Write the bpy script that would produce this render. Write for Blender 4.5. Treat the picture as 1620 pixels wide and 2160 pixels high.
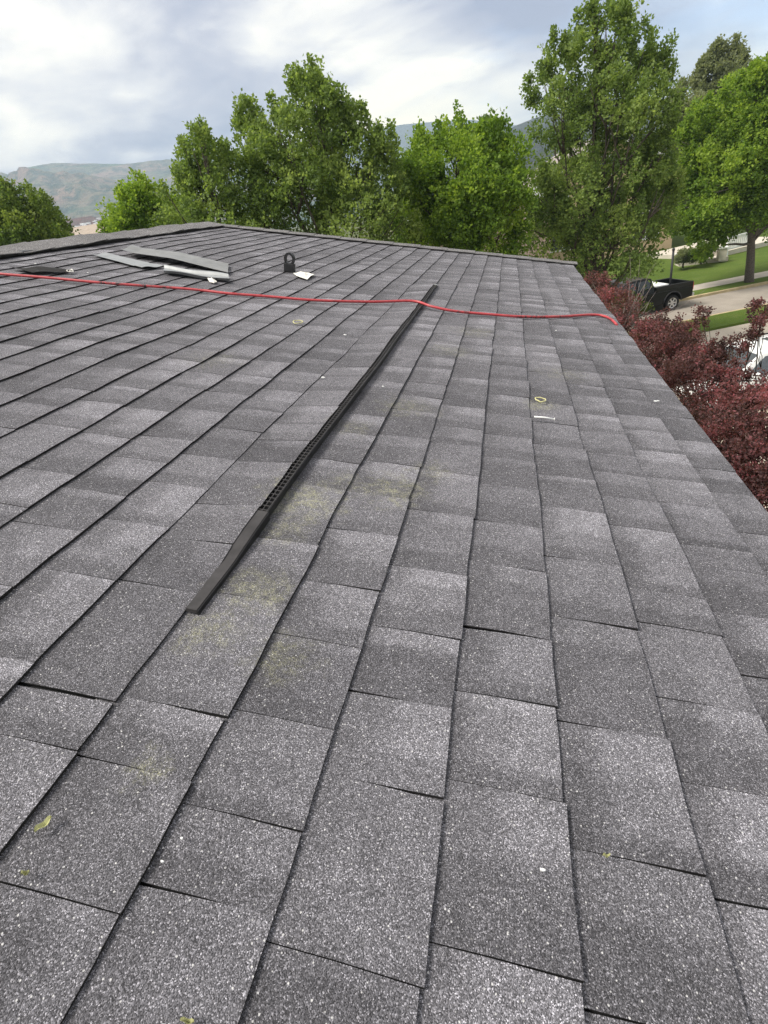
import bpy, bmesh, math, random
import numpy as np
from mathutils import Matrix, Vector

for o in list(bpy.data.objects):
    bpy.data.objects.remove(o, do_unlink=True)
SC = bpy.context.scene
COL = SC.collection
rng = np.random.default_rng(7)
random.seed(7)

# ------------------------------------------------------------------ camera
F, CX, CY = 1150.0, 810.0, 1080.0            # lens in pixels of the 1620 x 2160 photograph
CAM = np.array([0.0, 0.0, 6.80])
def _ray(u, v): return np.array([(u - CX) / F, -(v - CY) / F, -1.0])
def _n(a): return a / np.linalg.norm(a)
def _pn(s):                                   # plane through the shingle courses' direction
    a = _ray(1076, 393); b = _ray(2076, 393 + 1000 * s)
    n = _n(np.cross(b, a)); return n if n[1] > 0 else -n
_Y = _n(_ray(1076, 393)); _Z = _pn(-0.17); _X = _n(np.cross(_Y, _Z))
ROT = np.stack([_X, _Y, _Z])
NR = ROT @ _pn(0.092)                         # roof normal
DN = np.array([NR[2], 0.0, -NR[0]])           # down the roof slope
AY = np.array([0.0, 1.0, 0.0])                # along the courses, away from the camera
H = 0.612                                     # camera height above the roof plane
def wray(u, v): return ROT @ _ray(u, v)
def at(u, v, y):                              # a point seen at (u, v), y metres away
    r = wray(u, v); return CAM + r * (y / r[1])
def atd(u, v, d): return CAM + wray(u, v) * d
def ground(u, v, z=0.0):
    r = wray(u, v); return CAM + r * ((z - CAM[2]) / r[2])
def roof_ab(u, v, h=0.0):
    r = wray(u, v); p = r * (-(H - h) / (r @ NR)); return p[1], float(p @ DN)
def RP(a, b, h=0.0):
    return CAM + a * AY + b * DN + (h - H) * NR

cam_d = bpy.data.cameras.new('camera'); cam = bpy.data.objects.new('camera', cam_d); COL.objects.link(cam)
cam_d.sensor_fit = 'VERTICAL'; cam_d.sensor_height = 36.0; cam_d.lens = F / 2160.0 * 36.0
cam_d.clip_start = 0.05; cam_d.clip_end = 40000
M4 = Matrix.Identity(4)
for i in range(3):
    for j in range(3): M4[i][j] = ROT[i][j]
    M4[i][3] = CAM[i]
cam.matrix_world = M4
SC.camera = cam

# ------------------------------------------------------------------ world, sun, exposure
SUN_EL, SUN_AZ = math.radians(52), math.radians(-115)      # azimuth from +Y towards +X
sund = np.array([math.sin(SUN_AZ) * math.cos(SUN_EL), math.cos(SUN_AZ) * math.cos(SUN_EL), math.sin(SUN_EL)])
W = bpy.data.worlds.new('World'); SC.world = W; W.use_nodes = True
def build_world():
    nt = W.node_tree; nt.nodes.clear(); N = nt.nodes; L = nt.links
    out = N.new('ShaderNodeOutputWorld'); bg = N.new('ShaderNodeBackground'); bg.inputs['Strength'].default_value = 0.085
    L.new(bg.outputs[0], out.inputs[0])
    sky = N.new('ShaderNodeTexSky'); sky.sky_type = 'NISHITA'; sky.sun_disc = False
    sky.sun_elevation = SUN_EL; sky.sun_rotation = SUN_AZ; sky.altitude = 1800
    tc = N.new('ShaderNodeTexCoord'); D = tc.outputs['Generated']
    sep = N.new('ShaderNodeSeparateXYZ'); L.new(D, sep.inputs[0])
    def math_(op, a, b=None, c=None, clamp=False):
        n = N.new('ShaderNodeMath'); n.operation = op; n.use_clamp = clamp
        for i, x in enumerate((a, b, c)):
            if x is None: continue
            if isinstance(x, (int, float)): n.inputs[i].default_value = x
            else: L.new(x, n.inputs[i])
        return n.outputs[0]
    zz = math_('ADD', math_('MAXIMUM', sep.outputs[2], 0.0), 0.22)
    px = math_('DIVIDE', sep.outputs[0], zz); py = math_('DIVIDE', sep.outputs[1], zz)
    cmb = N.new('ShaderNodeCombineXYZ'); L.new(px, cmb.inputs[0]); L.new(py, cmb.inputs[1])
    def noise(scale, detail, rough, off, dist=0.0):
        mp = N.new('ShaderNodeMapping'); mp.inputs['Location'].default_value = off; L.new(cmb.outputs[0], mp.inputs[0])
        n = N.new('ShaderNodeTexNoise'); n.inputs['Scale'].default_value = scale; n.inputs['Detail'].default_value = detail
        n.inputs['Roughness'].default_value = rough; n.inputs['Distortion'].default_value = dist
        L.new(mp.outputs[0], n.inputs['Vector']); return n.outputs[0]
    def blob(u, v, r, amp):                   # the cloud masses that stand in view
        d = _n(wray(u, v)); vm = N.new('ShaderNodeVectorMath'); vm.operation = 'DISTANCE'; L.new(D, vm.inputs[0]); vm.inputs[1].default_value = d
        mr = N.new('ShaderNodeMapRange'); mr.interpolation_type = 'SMOOTHSTEP'
        mr.inputs[1].default_value = r; mr.inputs[2].default_value = 0.0; mr.inputs[3].default_value = 0.0; mr.inputs[4].default_value = amp
        L.new(vm.outputs['Value'], mr.inputs[0]); return mr.outputs[0]
    n1 = noise(0.85, 7, 0.52, (3.1, 1.7, 0), 0.5)
    n2 = noise(2.6, 7, 0.56, (9.1, 4.2, 0), 0.5)
    light = math_('ADD', math_('MULTIPLY', math_('SUBTRACT', n1, .5), 1.7), math_('ADD', .49, math_('MULTIPLY', math_('SUBTRACT', n2, .5), .75)))
    for b in [(900, 150, .30, .66), (720, 190, .20, .26), (1050, 200, .14, .12), (30, 60, .16, .10), (330, 335, .20, .08), (160, 190, .12, .06),
              (860, -40, .26, -.42), (1150, 0, .22, -.26), (240, 275, .16, -.20), (420, 60, .32, -.16), (150, 60, .45, -.16), (1500, 60, .3, -.06), (560, 200, .2, -.04)]:
        light = math_('ADD', light, blob(*b))
    rmp = N.new('ShaderNodeValToRGB'); L.new(light, rmp.inputs[0]); cr = rmp.color_ramp
    cols = [(0.16, (1.35, 1.5, 2.05)), (0.36, (2.25, 2.3, 2.65)), (0.50, (3.4, 3.35, 3.35)), (0.66, (4.9, 4.65, 4.05)), (0.86, (6.6, 5.9, 4.3))]
    while len(cr.elements) < len(cols): cr.elements.new(0.5)
    for e, (p, c) in zip(cr.elements, cols): e.position = p; e.color = (c[0] / 10, c[1] / 10, c[2] / 10, 1)
    sc = N.new('ShaderNodeVectorMath'); sc.operation = 'SCALE'; sc.inputs['Scale'].default_value = 10.0; L.new(rmp.outputs[0], sc.inputs[0])
    n3 = noise(1.1, 6, 0.6, (5.5, 8.8, 0), 0.5)
    for b in [(1590, 90, .28, .26), (5, 30, .12, .12), (1030, 205, .10, .10), (990, 10, .2, .08)]:
        n3 = math_('ADD', n3, blob(*b))
    hole = N.new('ShaderNodeMapRange'); hole.inputs[1].default_value = 0.66; hole.inputs[2].default_value = 0.92; hole.inputs[4].default_value = 0.55; L.new(n3, hole.inputs[0])
    skb = N.new('ShaderNodeVectorMath'); skb.operation = 'SCALE'; skb.inputs['Scale'].default_value = 1.0; L.new(sky.outputs[0], skb.inputs[0])
    mix = N.new('ShaderNodeMix'); mix.data_type = 'RGBA'; L.new(hole.outputs[0], mix.inputs[0]); L.new(sc.outputs[0], mix.inputs[6]); L.new(skb.outputs[0], mix.inputs[7])
    L.new(mix.outputs[2], bg.inputs[0])
build_world()
sl = bpy.data.lights.new('sun', 'SUN'); so = bpy.data.objects.new('sun', sl); COL.objects.link(so)
sl.energy = 1.5; sl.angle = math.radians(22); sl.color = (1.0, 0.95, 0.87)
so.rotation_euler = Vector(-sund).to_track_quat('-Z', 'Y').to_euler(); so.location = (-20, -10, 40)
SC.view_settings.view_transform = 'Standard'; SC.view_settings.look = 'None'
SC.view_settings.exposure = 1.85; SC.view_settings.gamma = 1.0; SC.view_settings.use_curve_mapping = False
SC.render.engine = 'CYCLES'
SC.cycles.max_bounces = 5; SC.cycles.diffuse_bounces = 3; SC.cycles.transmission_bounces = 3; SC.cycles.transparent_max_bounces = 4
SC.cycles.volume_bounces = 0
SC.cycles.use_denoising = True; SC.cycles.denoiser = 'OPENIMAGEDENOISE'; SC.cycles.denoising_input_passes = 'RGB_ALBEDO_NORMAL'; SC.cycles.denoising_prefilter = 'NONE'

# ------------------------------------------------------------------ helpers
ORIG = {}
def mesh_obj(name, verts, faces, mat, parent=None, origin=None, smooth=False, attrs=None):
    v = np.asarray(verts, dtype=np.float64).reshape(-1, 3)
    if origin is None: origin = ORIG[parent.as_pointer()] if parent is not None else np.array([v[:, 0].mean(), v[:, 1].mean(), v[:, 2].min()])
    origin = np.asarray(origin, float)
    me = bpy.data.meshes.new(name); v = v - origin
    f = np.asarray(faces) if not isinstance(faces, list) or (len(faces) and len({len(x) for x in faces}) == 1) else None
    if f is not None and f.ndim == 2 and len(f):
        nf, k = f.shape
        me.vertices.add(len(v)); me.vertices.foreach_set('co', v.astype(np.float32).ravel())
        me.loops.add(nf * k); me.loops.foreach_set('vertex_index', f.astype(np.int32).ravel())
        me.polygons.add(nf); me.polygons.foreach_set('loop_start', np.arange(0, nf * k, k, dtype=np.int32))
        try: me.polygons.foreach_set('loop_total', np.full(nf, k, dtype=np.int32))
        except Exception: pass
        me.update(calc_edges=True); me.validate()
    else:
        me.from_pydata([tuple(x) for x in v], [], [tuple(int(i) for i in x) for x in faces]); me.update()
    if attrs:
        for an, (dom, typ, data) in attrs.items():
            A = me.attributes.new(an, typ, dom); key = 'vector' if typ == 'FLOAT_VECTOR' else 'value'
            A.data.foreach_set(key, np.asarray(data, dtype=np.float32).ravel())
    me.polygons.foreach_set('use_smooth', np.full(len(me.polygons), bool(smooth)))
    if mat is not None: me.materials.append(mat)
    o = bpy.data.objects.new(name, me); COL.objects.link(o)
    po = np.zeros(3)
    if parent is not None: o.parent = parent; po = ORIG[parent.as_pointer()]
    o.location = tuple(origin - po); ORIG[o.as_pointer()] = origin
    return o
def empty(name, loc, label=None, cat=None, group=None):
    o = bpy.data.objects.new(name, None); COL.objects.link(o); o.location = tuple(loc); o.empty_display_size = 0.2
    ORIG[o.as_pointer()] = np.asarray(loc, float)
    if label: tag(o, label, cat, group)
    return o
def tag(o, label, cat, group=None):
    o['label'] = label; o['category'] = cat
    if group: o['group'] = group
    return o
class MB:
    def __init__(s): s.v = []; s.f = []
    def add(s, verts, faces):
        k = len(s.v); s.v += [tuple(map(float, p)) for p in verts]; s.f += [tuple(i + k for i in f) for f in faces]; return s
    def box(s, c, ax, ay, az):                # centre and three half-axis vectors
        c, ax, ay, az = map(lambda q: np.asarray(q, float), (c, ax, ay, az))
        p = [c + i * ax + j * ay + k * az for k in (-1, 1) for j in (-1, 1) for i in (-1, 1)]
        return s.add(p, [(0, 2, 3, 1), (4, 5, 7, 6), (0, 1, 5, 4), (2, 6, 7, 3), (0, 4, 6, 2), (1, 3, 7, 5)])
    def tube(s, pts, rad, n=8, cap=True):
        pts = [np.asarray(p, float) for p in pts]; k0 = len(s.v)
        rad = [rad] * len(pts) if np.isscalar(rad) else list(rad)
        up = None
        for i, p in enumerate(pts):
            t = _n(pts[min(i + 1, len(pts) - 1)] - pts[max(i - 1, 0)] + 1e-9)
            if up is None:
                up = np.array([0, 0, 1.0]) if abs(t[2]) < .9 else np.array([1.0, 0, 0])
            x = _n(np.cross(up, t)); y = np.cross(t, x); up = y
            for j in range(n):
                a = 2 * math.pi * j / n; s.v.append(tuple(p + rad[i] * (math.cos(a) * x + math.sin(a) * y)))
        for i in range(len(pts) - 1):
            for j in range(n):
                s.f.append((k0 + i * n + j, k0 + i * n + (j + 1) % n, k0 + (i + 1) * n + (j + 1) % n, k0 + (i + 1) * n + j))
        if cap:
            s.f.append(tuple(k0 + j for j in reversed(range(n)))); s.f.append(tuple(k0 + (len(pts) - 1) * n + j for j in range(n)))
        return s
    def prism(s, poly, ext):                  # polygon (3-D points) pushed along ext
        n = len(poly); ext = np.asarray(ext, float); p = [np.asarray(q, float) for q in poly]
        return s.add(p + [q + ext for q in p], [tuple(reversed(range(n)))] + [tuple(range(n, 2 * n))] + [(i, (i + 1) % n, n + (i + 1) % n, n + i) for i in range(n)])
    def build(s, name, mat, parent=None, origin=None, smooth=False, bevel=0):
        o = mesh_obj(name, s.v, s.f, mat, parent, origin, smooth)
        if bevel:
            b = o.modifiers.new('b', 'BEVEL'); b.width = bevel; b.segments = 2; b.limit_method = 'ANGLE'; b.angle_limit = math.radians(35)
        return o
def catmull(pts, n=8):
    P = [np.asarray(p, float) for p in pts]; P = [2 * P[0] - P[1]] + P + [2 * P[-1] - P[-2]]; out = []
    for i in range(1, len(P) - 2):
        for k in range(n):
            t = k / n
            out.append(.5 * ((2 * P[i]) + (-P[i - 1] + P[i + 1]) * t + (2 * P[i - 1] - 5 * P[i] + 4 * P[i + 1] - P[i + 2]) * t * t + (-P[i - 1] + 3 * P[i] - 3 * P[i + 1] + P[i + 2]) * t ** 3))
    out.append(P[-2]); return out

# ------------------------------------------------------------------ materials
class MT:
    def __init__(s, name, rough=0.8, spec=0.3, metal=0.0):
        s.m = bpy.data.materials.new(name); s.m.use_nodes = True; s.nt = s.m.node_tree; s.N = s.nt.nodes; s.L = s.nt.links
        s.b = s.N['Principled BSDF']; s.b.inputs['Roughness'].default_value = rough
        s.b.inputs['Specular IOR Level'].default_value = spec; s.b.inputs['Metallic'].default_value = metal
        s.geo = None
    def pos(s):
        if s.geo is None: s.geo = s.N.new('ShaderNodeNewGeometry')
        return s.geo.outputs['Position']
    def set(s, sock, x):
        if isinstance(x, (int, float)): sock.default_value = x
        elif isinstance(x, tuple): sock.default_value = x if len(x) == 4 or sock.type == 'VECTOR' else (*x, 1)
        else: s.L.new(x, sock)
    def math(s, op, a, b=0.0, clamp=False):
        n = s.N.new('ShaderNodeMath'); n.operation = op; n.use_clamp = clamp; s.set(n.inputs[0], a); s.set(n.inputs[1], b); return n.outputs[0]
    def noise(s, scale, detail=4, rough=0.55, vec=None, dist=0.0, col=False):
        n = s.N.new('ShaderNodeTexNoise'); n.inputs['Scale'].default_value = scale; n.inputs['Detail'].default_value = detail
        n.inputs['Roughness'].default_value = rough; n.inputs['Distortion'].default_value = dist; s.L.new(vec or s.pos(), n.inputs['Vector'])
        return n.outputs['Color' if col else 0]
    def vor(s, scale, rand=1.0, vec=None):
        n = s.N.new('ShaderNodeTexVoronoi'); n.inputs['Scale'].default_value = scale; n.inputs['Randomness'].default_value = rand; s.L.new(vec or s.pos(), n.inputs['Vector'])
        return n.outputs['Distance'], n.outputs['Color']
    def ramp(s, fac, stops):
        n = s.N.new('ShaderNodeValToRGB'); s.set(n.inputs[0], fac); e = n.color_ramp.elements
        while len(e) < len(stops): e.new(0.5)
        for q, (p, c) in zip(e, stops): q.position = p; q.color = (c, c, c, 1) if isinstance(c, (int, float)) else (*c, 1)
        return n.outputs[0]
    def mr(s, x, a, b, c=0.0, d=1.0, smooth=False):
        n = s.N.new('ShaderNodeMapRange'); n.interpolation_type = 'SMOOTHSTEP' if smooth else 'LINEAR'
        s.set(n.inputs[0], x)
        for i, q in enumerate((a, b, c, d)): n.inputs[1 + i].default_value = q
        return n.outputs[0]
    def mix(s, fac, a, b, mode='MIX'):
        n = s.N.new('ShaderNodeMix'); n.data_type = 'RGBA'; n.blend_type = mode; s.set(n.inputs[0], fac); s.set(n.inputs[6], a); s.set(n.inputs[7], b); return n.outputs[2]
    def attr(s, name):
        n = s.N.new('ShaderNodeAttribute'); n.attribute_name = name; return n
    def sep(s, v):
        n = s.N.new('ShaderNodeSeparateXYZ'); s.L.new(v, n.inputs[0]); return n.outputs
    def color(s, c): s.set(s.b.inputs['Base Color'], c); return s
    def bump(s, h, strength=0.5, dist=0.01):
        n = s.N.new('ShaderNodeBump'); n.inputs['Strength'].default_value = strength; n.inputs['Distance'].default_value = dist; s.L.new(h, n.inputs['Height']); s.L.new(n.outputs[0], s.b.inputs['Normal']); return s
def simple(name, col, rough=0.7, spec=0.3, metal=0.0, var=0.25, scale=8.0, bump=0.0, coat=0.0):
    t = MT(name, rough, spec, metal); n = t.noise(scale, 5, 0.6)
    a = tuple(c * (1 - var) for c in col); b = tuple(min(1, c * (1 + var)) for c in col)
    t.color(t.mix(t.mr(n, .3, .7), a, b))
    if bump: t.bump(t.noise(scale * 6, 4), bump, 0.01)
    if coat: t.b.inputs['Coat Weight'].default_value = coat; t.b.inputs['Coat Roughness'].default_value = 0.05
    return t.m

STAINS = [(640, 1060, .075, 1.0), (600, 1120, .05, .6), (830, 1035, .07, .8), (540, 1245, .055, .8), (440, 1330, .05, .6), (310, 1625, .022, 1.0),
          (730, 1020, .05, .5), (1140, 855, .05, .7), (920, 1000, .05, .5), (860, 860, .08, .5), (740, 905, .06, .4), (590, 1390, .05, .5), (950, 740, .09, .45),
          (1000, 700, .1, .4), (450, 760, .1, .3), (1190, 790, .09, .35)]
def shingle_mat(name, base_lo, base_hi, tab=True):
    t = MT(name, 0.92, 0.25)
    d1, c1 = t.vor(900); r1 = t.sep(c1)
    gran = t.ramp(r1[0], [(0.0, .30), (.45, .72), (.72, 1.05), (.88, 1.5), (.96, 2.3), (1.0, 3.4)])
    d2, c2 = t.vor(300); r2 = t.sep(c2)
    fleck = t.math('MULTIPLY', t.mr(r2[0], .945, .96), t.mr(d2, .38, .22))
    if tab:
        a = t.attr('tab'); u, v, tone = t.sep(a.outputs['Vector']); q1, q2, q3 = t.sep(t.attr('tabr').outputs['Vector'])
    else:
        u = v = None; tone = t.noise(4.0, 2)
    wob = t.noise(9, 3)
    base = t.mix(tone, base_lo, base_hi)
    if tab:
        # pigment blend of the granules: a dark band printed under the course above, pale blocks at the butt edge
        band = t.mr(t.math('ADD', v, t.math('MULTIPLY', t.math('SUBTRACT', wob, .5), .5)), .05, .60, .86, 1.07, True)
        fine = t.math('SUBTRACT', t.noise(120, 3, .7), .5)
        uu = t.math('ADD', t.math('ADD', u, t.math('MULTIPLY', t.math('SUBTRACT', q1, .5), .9)), t.math('MULTIPLY', fine, .22))
        vv = t.math('ADD', t.math('ADD', v, t.math('MULTIPLY', t.math('SUBTRACT', q2, .5), .6)), t.math('MULTIPLY', fine, .30))
        blk = t.math('MULTIPLY', t.mr(uu, .50, .60, 0, 1, True), t.mr(vv, .42, .62, 0, 1, True))
        blk2 = t.mr(t.math('ADD', t.math('ADD', u, q3), t.math('MULTIPLY', fine, .25)), .95, 1.05, 0, 1, True)
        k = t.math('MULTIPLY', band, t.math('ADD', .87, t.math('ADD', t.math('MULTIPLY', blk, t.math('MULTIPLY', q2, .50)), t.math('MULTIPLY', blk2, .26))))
    else:
        k = t.mr(wob, .3, .7, .85, 1.15)
    k = t.math('MULTIPLY', t.math('MULTIPLY', k, t.mr(t.noise(24, 4, .65), .3, .7, .86, 1.14)), t.mr(t.noise(1.3, 4), .3, .7, .88, 1.12))
    k2 = t.math('MULTIPLY', k, gran)
    sc = t.N.new('ShaderNodeVectorMath'); sc.operation = 'SCALE'; t.L.new(base, sc.inputs[0]); t.L.new(k2, sc.inputs['Scale'])
    col = t.mix(t.math('MULTIPLY', fleck, .85), sc.outputs[0], (.62, .61, .60))
    # lichen and pollen dust
    if tab:
        m = None; nn = t.noise(28, 4, .7)
        for (su, sv, r, amp) in STAINS:
            aa, bb = roof_ab(su, sv); p = RP(aa, bb)
            q = t.N.new('ShaderNodeVectorMath'); q.operation = 'DISTANCE'; t.L.new(t.pos(), q.inputs[0]); q.inputs[1].default_value = tuple(p)
            x = t.mr(t.math('ADD', q.outputs['Value'], t.math('MULTIPLY', t.math('SUBTRACT', nn, .5), r * 3.2)), r * 1.5, r * .1, 0, amp, True)
            m = x if m is None else t.math('MAXIMUM', m, x)
        grain = t.math('MULTIPLY', t.mr(r1[1], .45, .72), t.mr(t.noise(55, 3, .7), .42, .62))
        col = t.mix(t.math('MULTIPLY', m, t.math('MULTIPLY', grain, .8)), col, (.46, .45, .27))
        col = t.mix(t.math('MULTIPLY', m, .10), col, (.17, .17, .09))
    t.color(col)
    hgt = t.math('ADD', t.math('MULTIPLY', d1, -1.0), t.math('MULTIPLY', t.noise(130, 3), 1.2))
    t.bump(hgt, .55, .0022)
    return t.m
M_SH = shingle_mat('granule_shingle', (.101, .098, .107), (.160, .155, .168))
M_CAP = shingle_mat('granule_cap', (.14, .134, .134), (.20, .193, .193), tab=False)
M_EDGE = simple('asphalt_edge', (.022, .021, .021), .9, .2, var=.4, scale=60)
M_DECK = simple('underlay_felt', (.02, .02, .021), .9, .2)
M_BLACK = simple('black_plastic', (.014, .014, .015), .45, .45, var=.3, scale=30)
M_VENTTOP = simple('lit_black_plastic', (.045, .042, .042), .55, .3, var=.3, scale=25)  # paler black plastic: light on the vent's upper faces is in the colour
M_GALV = simple('galvanised_steel', (.27, .27, .26), .5, .5, 0.55, var=.18, scale=14, bump=.1)
M_GALVW = simple('bare_aluminium', (.30, .31, .31), .45, .5, 0.35, var=.12, scale=20)
M_PAPER = simple('torn_paper', (.72, .70, .64), .85, .2, var=.08, scale=30, bump=.2)
M_WHITE = simple('white_paint', (.78, .78, .76), .6, .3, var=.05)
M_FASCIA = simple('fascia_paint', (.10, .095, .09), .7, .3, var=.12)
M_STUCCO = simple('beige_siding', (.38, .33, .26), .85, .2, var=.08, scale=3, bump=.2)
M_BARK = simple('bark', (.075, .062, .05), .9, .2, var=.45, scale=18, bump=.8)
M_BARKG = simple('grey_bark', (.11, .095, .08), .9, .2, var=.4, scale=18, bump=.8)
M_TWIG = simple('grey_twig', (.20, .165, .15), .85, .2, var=.3, scale=30)

# ------------------------------------------------------------------ ground
GROUND_E = _n(np.array([.925, .38, 0])); GROUND_N = np.array([-GROUND_E[1], GROUND_E[0], 0])
def gp(s, w, z=0.0): return s * GROUND_E + w * GROUND_N + np.array([0, 0, z])
def ground_mat():
    t = MT('field_grass', .95, .1)
    n = t.noise(.02, 6, .6); n2 = t.noise(1.5, 5, .7)
    c = t.mix(t.mr(n, .35, .65), (.085, .11, .035), (.16, .14, .075))
    t.color(t.mix(t.mr(n2, .3, .7, 0, .5), c, (.05, .075, .02))); t.bump(t.noise(20, 4), .5, .05); return t.m
M_GRND = ground_mat()
def lawn_mat():
    t = MT('mown_lawn', .95, .1)
    n = t.noise(.35, 4, .6); n2 = t.noise(14, 4, .7)
    c = t.mix(t.mr(n, .35, .65), (.085, .13, .022), (.13, .18, .035))
    t.color(t.mix(t.mr(n2, .3, .7, 0, .7), t.mix(t.mr(t.noise(1.4, 4, .7), .55, .72, 0, .6), c, (.17, .17, .06)), (.05, .085, .014))); t.bump(t.noise(60, 3), .6, .03); return t.m
M_LAWN = lawn_mat()
M_ROAD = simple('worn_asphalt', (.30, .265, .225), .9, .2, var=.14, scale=.9, bump=.15)
M_CONC = simple('pale_concrete', (.50, .435, .35), .9, .2, var=.12, scale=1.2, bump=.15)
M_WALK = simple('sidewalk_concrete', (.47, .42, .36), .9, .2, var=.12, scale=1.5, bump=.1)
M_KERB = simple('sandy_kerb', (.42, .34, .20), .9, .2, var=.2, scale=3)
def struct(o): o['kind'] = 'structure'; return o
def sheet(name, s0, s1, w0, w1, z, mat, nx=1):
    v = []; f = []
    for i in range(nx + 1):
        s = s0 + (s1 - s0) * i / nx; v += [gp(s, w0, z), gp(s, w1, z)]
    for i in range(nx): f.append((2 * i, 2 * i + 2, 2 * i + 3, 2 * i + 1))
    return struct(mesh_obj(name, v, f, mat, origin=(0, 0, z)))
g = 4600.0
struct(mesh_obj('ground', [(-g, -g, 0), (g, -g, 0), (g, g, 0), (-g, g, 0)], [(0, 1, 2, 3)], M_GRND, origin=(0, 0, 0)))
sheet('driveway', 2.5, 60, 6, 21.8, .012, M_CONC, 8)
def raised(name, s0, s1, w0, w1, z, mat):
    b = MB(); b.box(gp((s0 + s1) / 2, (w0 + w1) / 2, z / 2 - .05), GROUND_E * (s1 - s0) / 2, GROUND_N * (w1 - w0) / 2, np.array([0, 0, z / 2 + .05]))
    return struct(b.build(name, mat, origin=(0, 0, 0)))
raised('grass_verge', -40, 70, 21.8, 23.75, .12, M_LAWN)
raised('near_kerb', -40, 70, 23.752, 23.95, .11, M_KERB)
sheet('street', -60, 90, 23.9, 28.2, .008, M_ROAD, 4)
raised('far_kerb', -40, 70, 28.1, 28.32, .13, M_KERB)
raised('planting_strip', -40, 70, 28.322, 29.4, .14, M_LAWN)
raised('pavement', -40, 70, 29.402, 30.75, .145, M_WALK)
def lawn():
    v = []; f = []; ns, nw = 40, 16
    for i in range(ns + 1):
        for j in range(nw + 1):
            s = -30 + 90 * i / ns; w = 30.752 + 34 * j / nw; k = max(0, w - 32)
            z = .15 + .03 * math.sin(s * .3) * min(1, k / 4) + .02 * max(0, w - 42)
            v.append(gp(s, w, z))
    for i in range(ns):
        for j in range(nw): a = i * (nw + 1) + j; f.append((a, a + nw + 1, a + nw + 2, a + 1))
    return struct(mesh_obj('lawn', v, f, M_LAWN, origin=(0, 0, 0), smooth=True))
lawn()

# ------------------------------------------------------------------ mountains
def fbm(x, y, seed, octs=6, ridge=False):
    r = np.random.default_rng(seed); out = np.zeros_like(x); amp = 1.0; fr = 1.0; tot = 0
    for o in range(octs):
        G = r.uniform(-1, 1, (64, 64)); xx = x * fr + o * 17.3; yy = y * fr + o * 9.1
        xi = np.floor(xx).astype(int); yi = np.floor(yy).astype(int); fx = xx - xi; fy = yy - yi
        fx = fx * fx * (3 - 2 * fx); fy = fy * fy * (3 - 2 * fy)
        g00 = G[xi % 64, yi % 64]; g10 = G[(xi + 1) % 64, yi % 64]; g01 = G[xi % 64, (yi + 1) % 64]; g11 = G[(xi + 1) % 64, (yi + 1) % 64]
        n = (g00 * (1 - fx) + g10 * fx) * (1 - fy) + (g01 * (1 - fx) + g11 * fx) * fy
        if ridge: n = 1 - 2 * np.abs(n)
        out += amp * n; tot += amp; amp *= .5; fr *= 2.03
    return out / tot
def mountain(name, az, crest, r0, r1, nz, mat, seed, rough=.10, nr_=70):
    azs = np.radians(np.linspace(az[0], az[-1], nz)); cr = np.interp(np.degrees(azs), az, crest)
    rr = np.linspace(0, 1.5, nr_)
    A, Rr = np.meshgrid(azs, rr, indexing='ij'); C_ = np.repeat(cr[:, None], nr_, 1)
    dist = r0 + (r1 - r0) * Rr
    prof = np.where(Rr <= 1, np.clip(Rr, 0, 1) ** 1.05, 1 - .8 * (Rr - 1))
    top = np.tan(np.radians(C_)) * r1 + CAM[2]
    x = np.sin(A) * dist; y = np.cos(A) * dist
    ks = r1 / 6.9; n = fbm(x / ks, y / ks, seed, 6, True); n2 = fbm(x * 3.4 / ks, y * 3.4 / ks, seed + 1, 4)
    mask = np.clip(np.minimum(Rr * 3, np.abs(1 - Rr) * 3.2 + .10), 0, 1)
    z = prof * top + (n * 1.2 + n2 * .3) * rough * top * mask
    z = np.where(Rr < .02, -8, z)
    v = np.stack([x, y, z], -1).reshape(-1, 3); idx = np.arange(nz * nr_).reshape(nz, nr_)
    f = np.stack([idx[:-1, :-1], idx[1:, :-1], idx[1:, 1:], idx[:-1, 1:]], -1).reshape(-1, 4)
    return struct(mesh_obj(name, v, f, mat, origin=(0, 0, 0), smooth=True))
def mtn_mat(name, a, b, c, s=1.0):
    t = MT(name, .95, .05); n = t.noise(.0044 * s, 8, .65, dist=.6); n2 = t.noise(.024 * s, 6, .7)
    col = t.mix(t.mr(n, .38, .62), a, b); col = t.mix(t.mr(n2, .45, .6, 0, .9), col, c); t.color(col); t.bump(t.math('ADD', n, t.math('MULTIPLY', n2, .4)), 1.0, 90.0); return t.m
M_MT1 = mtn_mat('sagebrush_slope', (.08, .16, .06), (.34, .22, .16), (.025, .06, .03))
M_MT2 = mtn_mat('forested_ridge', (.05, .075, .05), (.09, .10, .07), (.03, .05, .035))
M_MT3 = mtn_mat('scrub_hill', (.05, .07, .04), (.11, .11, .075), (.03, .045, .025), 3)
M_RED = mtn_mat('red_earth', (.36, .16, .12), (.28, .17, .13), (.16, .14, .10), 6)
mountain('mountain_range', [-70, -52, -45, -41.9, -39.6, -37.9, -36, -33, -30, -27.8, -24, -20, -15], [5.4, 6.0, 6.3, 6.24, 6.82, 6.86, 6.6, 6.27, 6.1, 6.01, 5.8, 5.2, 4.2], 1100, 2600, 260, M_MT1, 3, .16)
mountain('distant_ridge', [-20, -15, -11.7, -8.8, -6, -2.8, -1, 2, 6, 12, 20], [4.4, 5.5, 5.94, 5.95, 5.71, 5.3, 4.7, 4.1, 3.8, 3.6, 3.5], 2300, 3050, 200, M_MT2, 11, .05)
mountain('scrub_hill', [-6, -3, -1, .7, 2.2, 5, 9, 15, 25, 40], [1.5, 2.8, 3.9, 4.35, 4.6, 4.9, 4.6, 3.6, 3.0, 2.6], 420, 1300, 200, M_MT3, 19, .04)
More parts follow.
